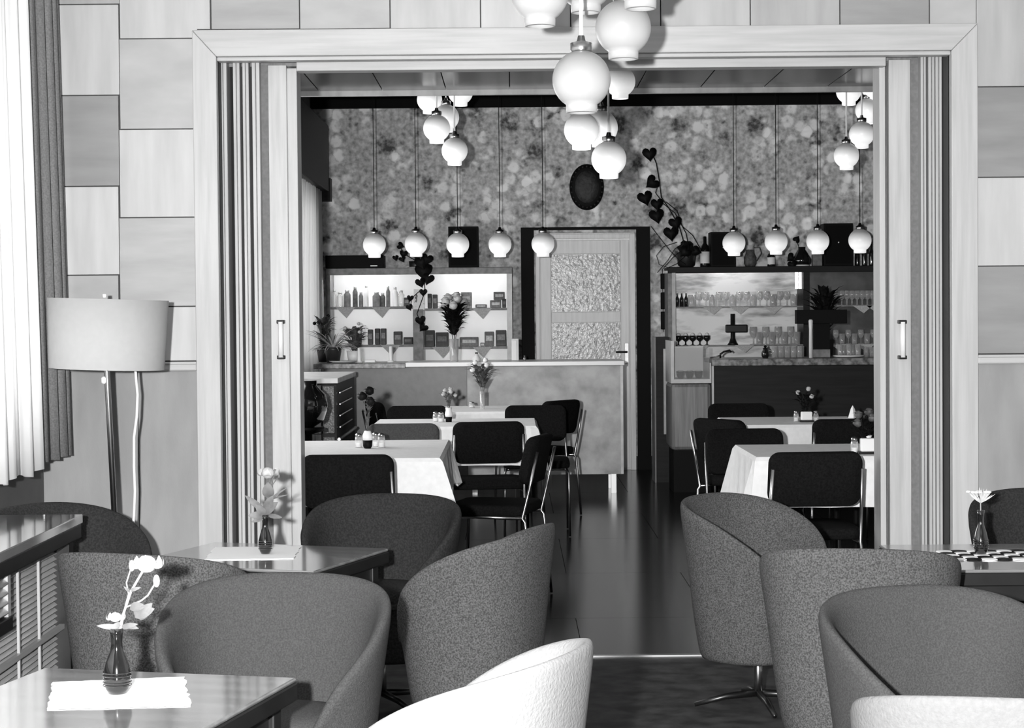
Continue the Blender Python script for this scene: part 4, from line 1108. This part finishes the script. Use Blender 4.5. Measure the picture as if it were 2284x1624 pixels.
# right cabinet
Zr = lambda q, p=1700: P(p, q, SYF).z
rcab = thing('wall_cabinet', 'mirror backed shelf cabinet with rows of glasses at the right', 'cabinet', (X(1730), 16.28, .9)); orr = Vector(rcab.location)
e1 = 3.9
cab_span('mirror_panel', (X(1500), 16.44, .9), (X(1795), 16.46, Zr(605)), 'mirror', rcab, orr, label='mirror with painted bright reflections behind the left bay')
cab_span('mirror_panel', (X(1800), 16.44, .9), (e1, 16.46, Zr(605)), 'mirrordk', rcab, orr, label='dark mirror behind the right bay')
cab_span('top_panel', (X(1490), SYF, Zr(600)), (e1, 16.46, Zr(594)), 'darkwood', rcab, orr, bevel=.003)
cab_span('front_lip', (X(1490), SYF - .004, Zr(608)), (e1, SYF + .02, Zr(594.5)), 'darkwood', rcab, orr, bevel=.003)
MB().tube([tuple(Vector((X(1520), SYF + .06, Zr(604))) - orr), tuple(Vector((X(1700), SYF + .06, Zr(604))) - orr)], .010, 8).build('light_tube', M['fillmid'], rcab)  # unseen tube added to brighten the mirror, behind the front lip
cab_span('side_panel', (X(1490), SYF, .0), (X(1507), 16.44, Zr(607)), 'cabframe', rcab, orr, bevel=.003)
cab_span('side_strip', (X(1499), SYF - .01, .5), (X(1507), SYF, Zr(607)), 'cabframelt', rcab, orr)
cab_span('divider', (X(1792), SYF, .9), (X(1806), 16.44, Zr(607)), 'darkwood', rcab, orr)
R1z, R2z = Zr(683), Zr(769)
for a, b in ((X(1507), X(1792)), (X(1806), e1)):
    for z_ in (R1z, R2z):
        glass_shelf(a, b, z_, rcab, orr)
cab_span('base_cupboard', (X(1507), SYF + .02, 0), (e1, 16.44, .9), 'darkwood', rcab, orr)
for px in (1779, 1787):
    q = X(px); MB().tube([tuple(Vector((q, SYF + .05, Zr(645))) - orr), tuple(Vector((q, SYF + .05, Zr(608))) - orr)], .013, 8).build('light_tube', M['tube'], rcab)
for px, s_ in ((1590, R1z), (1650, R1z), (1725, R1z), (1560, R2z), (1660, R2z), (1925, R1z), (1955, R1z), (1875, R2z), (1930, R2z)):
    p = X(px); w_ = .085
    MB().add([tuple(Vector(q) - orr) for q in ((p - w_, SYF + .012, s_ - .004), (p + w_, SYF + .012, s_ - .004), (p + .01, SYF + .012, s_ - .07), (p - w_, SYF + .016, s_ - .004), (p + w_, SYF + .016, s_ - .004), (p + .01, SYF + .016, s_ - .07))],
             [(0, 2, 1), (3, 4, 5), (0, 3, 5, 2), (1, 2, 5, 4), (0, 1, 4, 3)]).build('shelf_doily', bpy.data.materials['doily'], rcab)
wine = MB().lathe([(.026, 0), (.024, .003), (.004, .006), (.004, .05), (.018, .06), (.028, .085), (.026, .13), (.0245, .13), (.026, .086), (.012, .064)], 14).mesh('glass', M['glass'], True)
tumb = MB().lathe([(.022, 0), (.024, .004), (.029, .095), (.027, .095), (.021, .008)], 14).mesh('glass', M['glass'], True)
mug = MB().lathe([(.03, 0), (.03, .11), (.0275, .11), (.027, .006)], 14).mesh('glass', M['glass'], True)
def glass(me, x, y, z, label, grp, inv=False, s=1.0):
    o = bpy.data.objects.new('drinking_glass', me); C.objects.link(o); o.location = (x, y, z + (.13 * s if inv else 0)); o.scale = (s, s, s)
    if inv: o.rotation_euler = (PI, 0, 0)
    tag(o, label, 'glass', grp); return o
for row, yy in enumerate((SYF + .08, SYF + .2)):
    for i in range(16):
        px = 1545 + i * 15.2 + row * 6
        glass(wine if i % 3 else tumb, X(px), yy, R1z, 'glass in the %s row of the top shelf, %s from the door side' % (('front', 'rear')[row], ORD[i]), 'glasses on the top shelf of the mirrored cabinet', s=1.0 if i % 3 else 1.1)
for i in range(3):
    px = 1513 + i * 10
    o = thing('bottle', 'small dark bottle at the door end of the glass shelf, %s' % ('outermost', 'middle one', 'innermost')[i], 'bottle', (X(px), SYF + .1, R1z), group='dark bottles at the end of the glass shelf')
    MB().lathe([(.018, 0), (.018, .07), (.007, .095), (.007, .12)], 12).build('bottle_body', M['vasedark'], o, True)
    MB().lathe([(.008, .12), (.008, .13)], 8).build('cap', M['white'], o)
for i in range(5):
    px = 1515 + i * 16
    o = thing('goblet', 'dark goblet with a white top on the middle shelf, %s from the door side' % ORD[i], 'goblet', (X(px), SYF + .1, R2z), group='dark goblets on the middle shelf')
    MB().lathe([(.028, 0), (.006, .008), (.006, .03), (.03, .05), (.031, .085), (.028, .085)], 14).build('goblet_body', M['vasedark'], o, True)
    MB().blob((0, 0, .085), .02, 10, 6, 0, (1, 1, 1.2)).build('filling', M['paper'], o, True)
for row, yy in enumerate((SYF + .07, SYF + .19)):
    for i in range(8):
        px = 1682 + i * 14 + row * 5
        glass(tumb if i % 2 else wine, X(px), yy, R2z, 'glass in the %s row of the middle shelf, %s from the black tap' % (('front', 'rear')[row], ORD[i]), 'glasses on the middle shelf of the mirrored cabinet', s=1.15 if i % 2 else 1.2)
for row, yy in enumerate((SYF + .07, SYF + .19)):
    for i in range(9):
        px = 1870 + i * 11.5 + row * 4
        glass(wine, X(px), yy, R1z, 'glass in the %s row of the right bay top shelf, %s from the divider' % (('front', 'rear')[row], ORD[i]), 'glasses on the top shelf of the right bay')
for i in range(7):
    glass(tumb if i % 2 else wine, X(1868 + i * 14), SYF + .08, R2z, 'glass on the right bay middle shelf, %s from the divider' % ORD[i], 'glasses on the middle shelf of the right bay', s=.95)
CTZ = rz1 + .002
for i in range(5):
    for row in range(2):
        p = P(1728 + i * 14 + row * 3, 800, KY + .28 + .1 * row)
        glass(mug, p.x, KY + .28 + .1 * row, CTZ, 'beer glass in the %s row on the dark counter, %s from the tap' % (('front', 'rear')[row], ORD[i]), 'beer glasses on the dark counter', s=.8)
pl = P(1893, 799, KY + .2)
tray = tag(MB().lathe([(.08, 0), (.12, .006), (.125, .016), (.118, .016), (.08, .006), (.01, .005)], 28).build('plate', M['white'], loc=(pl.x, KY + .2, CTZ), smooth=True), 'white plate carrying upturned glasses on the dark counter', 'plate')
for i in range(5):
    glass(tumb, pl.x - .07 + i * .035, KY + .2 + (.03 if i % 2 else -.02), CTZ + .0165, 'upturned glass on the white plate, %s from the black stand' % ORD[i], 'upturned glasses on the plate', s=.85)
for i in range(3):
    p = P(1932 + i * 13, 800, KY + .25); glass(mug, p.x, KY + .25, CTZ, 'beer glass between the plate and the partition, %s from the plate' % ORD[i], 'beer glasses beside the plate', s=.7)
# things on the dark counter
def at_c(px, dy=.2): return P(px, 800, KY + dy).x
t = thing('beer_tap', 'black beer tap with cross handle behind the dark counter', 'tap', (P(1642, 770, 15.9).x, 15.9, R2z)); t.location.y = SYF + .06
q = Vector(t.location); zz = lambda y: P(1642, y, q.y).z - q.z; xx = lambda x: P(x, 740, q.y).x - q.x
MB().lathe([(.05, 0), (.035, .02), (.02, .06), (.02, zz(700))], 14).build('column', M['blacksat'], t, True)
MB().span((xx(1618), -.03, zz(742)), (xx(1667), .03, zz(724))).build('cross_bar', M['blacksat'], t, bevel=.01)
t = thing('faucet', 'curved metal faucet on the dark counter', 'faucet', (at_c(1610), KY + .3, CTZ)); 
MB().tube([(0, 0, 0), (0, 0, .03), (.03, 0, .05), (.075, 0, .06), (.085, 0, .045)], .008, 8).build('spout', M['blacksat'], t, True)
MB().tube([(-.08, 0, .003), (-.03, 0, .012), (.0, 0, .02)], .006, 6).build('lever', M['chrome'], t, True)
t = thing('cream_jug', 'small dark ornate jug with handle beside the beer glasses', 'jug', (at_c(1705), KY + .15, CTZ))
MB().lathe([(.022, 0), (.03, .02), (.03, .045), (.018, .065), (.02, .08)], 16).build('jug_body', M['vasedark'], t, True)
MB().blob((0, 0, .09), .012, 8, 6).build('lid_knob', M['black'], t, True)
MB().tube([(.028, 0, .02), (.05, 0, .035), (.045, 0, .06), (.02, 0, .062)], .004, 6).build('jug_handle', M['chrome'], t, True)
t = thing('till_display', 'black oblong box on a dark post above the right counter', 'display', (at_c(1830), KY + .2, CTZ))
q = Vector(t.location); zz = lambda y: P(1830, y, q.y).z - q.z; xx = lambda x: P(x, 740, q.y).x - q.x
MB().span((xx(1808), -.04, 0), (xx(1850), .06, zz(779))).build('foot_block', M['cabframe'], t, bevel=.004)
MB().span((xx(1814), -.02, zz(779)), (xx(1850), .05, zz(721))).build('post', M['black'], t)
MB().span((xx(1775), -.05, zz(722)), (xx(1887), .05, zz(691))).build('oblong_box', M['black'], t, bevel=.003)
t = thing('candle', 'white candle beside the black stand on the dark counter', 'candle', (at_c(1805), KY + .12, CTZ))
MB().lathe([(.016, 0), (.014, .22), (.018, .29), (.012, .30)], 14).build('wax', M['white'], t, True)

# things on top of the right cabinet
TZr = Zr(594)
def on_top(px, dy=.15): return P(px, 590, SYF + dy).x
def speaker(x0, x1, y0, z0, label, Y=SYF + .03):
    a, b = P(x0, 560, Y).x, P(x1, 560, Y).x; h = P((x0 + x1) / 2, y0, Y).z - z0
    o = thing('loudspeaker', label, 'loudspeaker', ((a + b) / 2, Y + .12, z0), group='black loudspeaker boxes')
    MB().box((0, 0, h / 2), (b - a, .22, h)).build('box', M['black'], o, bevel=.003)
    MB().box((0, -.112, h / 2), ((b - a) * .88, .006, h * .9)).build('grille', M['frieze'], o)
    MB().lathe([(.006, 0), (.006, .004)], 8, c=(0, 0, 0)).build('badge', M['steel'], o, loc=(0, -.116, h * .55)).rotation_euler = (PI / 2, 0, 0)
speaker(1586, 1641, 517, TZr, 'black loudspeaker on the right cabinet behind the first pendants')
speaker(1838, 1903, 498, TZr, 'black loudspeaker at the right end of the right cabinet')
speaker(1000, 1067, 505, Z(597), 'black loudspeaker on the left cabinet')
rd = thing('radio', 'long flat black radio on the left cabinet', 'radio', (P(790, 580, SYF).x, SYF + .14, Z(597)))
MB().box((0, 0, .058), ((855 - 725) / 255 * 1.0, .24, .112)).build('case', M['black'], rd, bevel=.004)
MB().box((.17, -.121, .02), (.06, .004, .006)).build('badge', M['steel'], rd)
def bottle(px, z0, h, r, m, label, lab=True, Y=SYF + .12):
    o = thing('bottle', label, 'bottle', (P(px, 580, Y).x, Y, z0))
    MB().lathe([(r * .95, 0), (r, .01), (r, h * .55), (r * .85, h * .66), (r * .34, h * .78), (r * .34, h * .97), (r * .28, h)], 18).build('bottle_body', M[m], o, True)
    if lab: MB().lathe([(r * 1.02, h * .12), (r * 1.02, h * .5)], 18, caps=False).build('bottle_label', M['paper'], o, True)
    return o
bottle(1572, TZr, .27, .042, 'vasedark', 'dark bottle with a white label beside the loudspeaker')
bottle(1720, TZr, .16, .035, 'vasedark', 'short dark bottle under the second right pendant')
bottle(1912, TZr, .17, .022, 'vasedark', 'slim dark bottle left of the pair by the partition', False)
bottle(1928, TZr, .20, .022, 'vasedark', 'slim dark bottle in the middle of three by the partition', False)
bottle(1944, TZr, .19, .022, 'vasedark', 'slim dark bottle nearest the partition', False)
o = thing('jug', 'stoneware jug with pale neck on the right cabinet', 'jug', (on_top(1673), SYF + .15, TZr))
MB().lathe([(.04, 0), (.055, .03), (.055, .08), (.038, .12), (.036, .15)], 18).build('jug_body', M['leafmid'], o, True)
MB().lathe([(.036, .12), (.034, .18), (.038, .19), (.03, .19)], 18).build('neck', M['petalgrey'], o, True)
MB().tube([(.036, 0, .17), (.085, 0, .17), (.10, 0, .12), (.055, 0, .05)], .006, 6).build('jug_handle', M['leafmid'], o, True)
o = thing('ceramic_block', 'small pale block beside the right loudspeaker', 'block', (on_top(1820), SYF + .1, TZr))
MB().box((0, 0, .05), (.085, .07, .1)).build('block_body', M['leafgrey'], o, bevel=.006)

def heart_leaf(par, px, py, size, ang, Y, base, m='leafdark'):
    s = size * Y / F
    c = P(px, py, Y) - base
    d = Vector((math.sin(ang), 0.0, -math.cos(ang))) * s
    vs = []; pts = []
    for k in range(20):
        t_ = 2 * PI * k / 20
        hx = 16 * math.sin(t_) ** 3; hz = 13 * math.cos(t_) - 5 * math.cos(2 * t_) - 2 * math.cos(3 * t_) - math.cos(4 * t_)
        pts.append((hx / 32, (hz - 0) / 32))
    right = Vector((math.cos(ang), 0, math.sin(ang)))
    dn = Vector((math.sin(ang), 0, -math.cos(ang)))
    vs.append(tuple(c + Vector((0, -.01, 0))))
    for a, b in pts:
        vs.append(tuple(c + right * a * s * .92 + (-dn) * b * s + Vector((0, .02 * abs(a), 0))))
    fs = [(0, 1 + k, 1 + (k + 1) % 20) for k in range(20)]
    return MB().add(vs, fs).build('leaf', M[m], par, True, solid=.0015)
VY = SYF - .05
base = P(1535, 595, VY)
vp = thing('trailing_plant', 'heart leaved vine climbing the wallpaper from a dark pot right of the door', 'plant', (base.x, VY, TZr)); vb = Vector(vp.location)
MB().lathe([(.055, 0), (.075, .02), (.085, .10), (.09, .13), (.07, .13)], 18, c=(0, .17, 0)).build('pot', M['pot'], vp, True)
MB().blob((0, .15, .16), .07, 10, 7, .3).build('moss', M['leafdark'], vp)
def vst(pts, r=.004): MB().tube([P(a, b, VY) - vb for a, b in pts], r, 6).build('stem', M['leafdark'], vp, True)
vst([(1535, 575), (1525, 540), (1515, 505), (1492, 465), (1475, 440), (1470, 400), (1464, 365), (1456, 345)], .005)
vst([(1540, 570), (1530, 520), (1505, 475), (1480, 455), (1462, 430), (1470, 405)])
vst([(1565, 560), (1545, 525), (1522, 505), (1510, 470), (1485, 450)])
vst([(1452, 505), (1475, 535), (1495, 560), (1515, 580), (1530, 590)], .003)
vst([(1510, 540), (1480, 550), (1464, 570), (1470, 590), (1490, 597), (1510, 588), (1528, 572)], .003)
vst([(1466, 608), (1490, 580), (1505, 555), (1520, 545)], .003)
vst([(1478, 600), (1500, 575), (1530, 550)], .003)
for px, py, s_, a in ((1449, 343, 36, .1), (1455, 407, 36, -.9), (1439, 441, 38, .3), (1466, 455, 32, .1), (1465, 481, 38, .2), (1507, 497, 34, .3), (1497, 520, 38, .1), (1553, 560, 26, 1.2), (1528, 562, 30, -.8)):
    heart_leaf(vp, px, py, s_, a, VY - .01, vb)
# second potted plant
b2 = P(1795, 595, VY); vp2 = thing('potted_plant', 'small plant in a dark pot between the right pendants', 'plant', (b2.x, SYF + .12, TZr)); v2b = Vector(vp2.location)
MB().lathe([(.05, 0), (.08, .02), (.085, .06), (.05, .12), (.03, .15), (.035, .17)], 18).build('pot', M['vasedark'], vp2, True)
MB().lathe([(.06, 0), (.07, .004), (.07, .012)], 18, c=(0, 0, -.0), caps=False).build('saucer', M['white'], vp2, True)
MB().tube([P(1790, 565, SYF + .1) - v2b, P(1783, 555, SYF + .1) - v2b, P(1778, 540, SYF + .1) - v2b], .003, 5).build('stem', M['leafdark'], vp2)
heart_leaf(vp2, 1777, 534, 18, -.6 + PI, SYF + .1, v2b); heart_leaf(vp2, 1765, 575, 24, -.9, SYF + .1, v2b); heart_leaf(vp2, 1768, 590, 24, .3, SYF + .05, v2b)
# dark plant on right bay (blurred foliage behind the black box)
bp_ = P(1832, 692, 15.7)
b3 = bouquet('potted_plant', (P(1838, 740, KY + .45).x, KY + .45, CTZ), .62, .15, 'leafdark', 'leafdark', 0, 160, 'dark leafy plant standing on the right counter behind the black box', cat='plant')
MB().lathe([(.05, 0), (.07, .02), (.08, .14), (.06, .14)], 14).build('pot', M['pot'], b3, True)
# wall hung dark squares by right cabinet
wh = thing('wall_hanging', 'chain of dark plaques hanging left of the mirrored cabinet', 'wall hanging', (P(1477, 660, BY).x, BY - .03, P(1477, 600, BY).z)); wb_ = Vector(wh.location)
for a, b in ((610, 645), (652, 690), (695, 735)):
    x0_, x1_ = P(1474, 700, BY - .05).x, P(1488, 700, BY - .05).x
    MB().span(*loc((x0_, BY - .05, P(1480, b, BY - .05).z), (x1_, BY - .02, P(1480, a, BY - .05).z), wb_)).build('plaque', M['black'], wh, bevel=.008)
MB().tube([(0, 0, 0), tuple(P(1480, 740, BY - .035) - wb_)], .003, 5).build('chain', M['black'], wh)
# oval plaque
oc = P(1309, 417, BY - .04)
ov = thing('wall_plaque', 'dark carved oval plaque on the wallpaper above the door', 'plaque', (oc.x, BY - .02, oc.z))
o = MB().lathe([(.155, -.02), (.155, .0), (.145, .018), (.12, .022)], 40, sx=1, sy=1.33).build('rim', M['black'], ov, True); o.rotation_euler = (PI / 2, 0, 0)
o = MB().lathe([(.125, 0), (.12, .02), (.06, .03), (.01, .032)], 40, sx=1, sy=1.33).build('carved_field', M['oval'], ov, True); o.rotation_euler = (PI / 2, 0, 0)
for k in range(24):
    a = 2 * PI * k / 24; MB().blob((.137 * math.cos(a), -.022, .137 * 1.33 * math.sin(a)), .009, 6, 4).build('bead', M['oval'], ov, True)

# left side plants
pv = P(927, 600, SYF + .1); tp_ = thing('trailing_plant', 'dark leaved plant trailing from the top of the left cabinet', 'plant', (pv.x, SYF + .1, Z(597))); tb = Vector(tp_.location)
MB().lathe([(.05, 0), (.055, .01), (.06, .06), (.055, .06)], 16).build('pot', M['pot'], tp_, True)
MB().lathe([(.065, 0), (.075, .008)], 16).build('saucer', M['white'], tp_)
YF = SYF - .06
def tst(pts, r=.004): MB().tube([P(a, b, YF) - tb for a, b in pts], r, 6).build('stem', M['leafdark'], tp_, True)
MB().tube([(0, 0, .06), (0, -.1, .09), tuple(P(935, 575, YF) - tb), tuple(P(945, 600, YF) - tb), tuple(P(948, 650, YF) - tb), tuple(P(930, 700, YF) - tb), tuple(P(945, 735, YF) - tb)], .004, 6).build('stem', M['leafdark'], tp_, True)
tst([(925, 580), (910, 572), (897, 560), (892, 548)]); tst([(905, 575), (885, 578)]); tst([(935, 650), (918, 665), (915, 690)])
for px, py, s_, a in ((893, 548, 18, 1.2), (882, 575, 15, .2), (900, 566, 20, -.2), (897, 578, 16, .4), (940, 585, 34, .3), (952, 578, 30, -.3), (945, 605, 44, .05), (955, 622, 30, -.3), (938, 630, 26, .3), (944, 652, 20, 0), (915, 665, 17, -.1), (913, 685, 17, .3), (938, 715, 26, .2), (944, 730, 24, -.7)):
    heart_leaf(tp_, px, py, s_, a, YF - .02 * (px % 3), tb)
vs_ = thing('vase', 'white vase with dark spots on the cabinet divider', 'vase', (X(934), SYF - .0, Z(691)))
vs_.location.y = SYF + .06
zq = Z(645) - Z(691)
MB().lathe([(.07, 0), (.066, zq * .5), (.060, zq), (.056, zq)], 4).build('vase_body', mat('spotted_white', .85, .03, scale=32, rough=.4, detail=1, lo=.62, hi=.66), vs_).rotation_euler = (0, 0, PI / 4)
# spider plant on the left end of the bar
spx = P(742, 806, KY + .1); spl = thing('spider_plant', 'striped spider plant in a dark pot on the left end of the bar', 'plant', (spx.x, KY + .15, zt_))
MB().lathe([(.05, 0), (.065, .10), (.07, .12), (.06, .12)], 18).build('pot', M['pot'], spl, True)
rn = random.Random(3)
for k in range(54):
    a = rn.uniform(0, 2 * PI); L1 = rn.uniform(.12, .26); up = rn.uniform(.3, 1.3); mb = MB()
    d = Vector((math.cos(a), math.sin(a) * .7, 0)); pts = []
    for j in range(7):
        q = j / 6; pts.append(Vector((0, 0, .11)) + d * L1 * q + Vector((0, 0, L1 * (up * q - 1.1 * up * q * q * (1.1 if up < .9 else .4)))))
    s = d.cross(Vector((0, 0, 1))); vs = []; fs = []
    for j, p_ in enumerate(pts):
        ww = .0085 * (1 - (j / 6) ** 2) + .0008; vs += [p_ + s * ww, p_ + Vector((0, 0, -ww * .5)), p_ - s * ww]
    for j in range(6): fs += [(j * 3, j * 3 + 1, j * 3 + 4, j * 3 + 3), (j * 3 + 1, j * 3 + 2, j * 3 + 5, j * 3 + 4)]
    MB().add(vs, fs).build('leaf', M['spider'] if k % 3 else M['leafmid'], spl)
fp = bouquet('potted_plant', (P(790, 806, KY + .25).x, KY + .25, zt_), .32, .12, 'leafmid', 'petalgrey', 3, 110, 'bushy grey plant beside the spider plant on the bar', .014, 'plant')
MB().lathe([(.045, 0), (.06, .09), (.05, .09)], 16).build('pot', M['white'], fp, True)
fp2 = bouquet('potted_plant', (P(722, 806, KY + .4).x, KY + .4, zt_), .40, .10, 'leafmid', 'leafdark', 2, 90, 'tall leafy plant behind the spider plant next to the curtain', .014, 'plant')
MB().lathe([(.04, 0), (.055, .1), (.045, .1)], 16).build('pot', M['pot'], fp2, True)
for px, h, s_ in ((802, .115, 'left'), (872, .125, 'right')):
    p = P(px, 806, KY + .1); o = thing('candle', 'white candle on the bar, %s one of the pair' % s_, 'candle', (p.x, KY + .1, zt_))
    MB().lathe([(.028, 0), (.028, .008), (.02, .012), (.016, .02), (.014, h)], 14).build('wax', M['white'], o, True)
p = P(774, 812, KY); tag(MB().lathe([(.08, 0), (.11, .012), (.115, .016), (.1, .012), (.02, .004)], 24).build('saucer_dish', M['white'], loc=(P(765, 806, KY + .06).x, KY + .09, zt_), smooth=True), 'flat pale dish on the bar before the spider plant', 'dish')
tag(MB().box((0, 0, .012), (.085, .05, .022)).build('butter_dish', M['white'], loc=(P(826, 806, KY + .04).x, KY + .04, zt_), bevel=.008), 'small white oblong dish on the bar edge between the candles', 'dish')
# bouquet in glass vase on bar
bp0 = P(1013, 806, KY + .15)
glassvase((bp0.x, KY + .15, zt_), .18, .038, 'tall clear glass vase on the bar holding the big bouquet')
bq = bouquet('flowers', (bp0.x, KY + .15, zt_ + .10), .42, .13, 'leafdark', 'petalgrey', 9, 240, 'big dark bouquet with pale blooms on the bar', .034, top=.72)
o = thing('vase', 'tiny white flask on the bar right of the bouquet', 'vase', (P(1063, 806, KY + .1).x, KY + .1, zt_))
MB().lathe([(.03, 0), (.034, .02), (.016, .05), (.01, .062)], 16).build('vase_body', M['white'], o, True)
MB().lathe([(.012, .062), (.012, .072)], 10).build('stopper', M['black'], o)
o = thing('menu_stand', 'upright white card in a pale frame on the bar beside the door', 'card', (P(1149, 806, KY + .2).x, KY + .2, zt_))
MB().box((0, 0, .09), (.06, .04, .175)).build('frame', M['cabframelt'], o, bevel=.004)
MB().box((-.008, -.021, .085), (.036, .004, .155)).build('card', M['paper'], o)
MB().lathe([(.012, 0), (.012, .02), (.006, .025), (.006, .04)], 10).build('bottle_stopper', M['steel'], loc=(P(1170, 806, KY + .3).x, KY + .3, zt_), smooth=True)
tag(bpy.context.scene.collection.objects[-1], 'tiny metal stopper on the bar before the dark door casing', 'stopper')
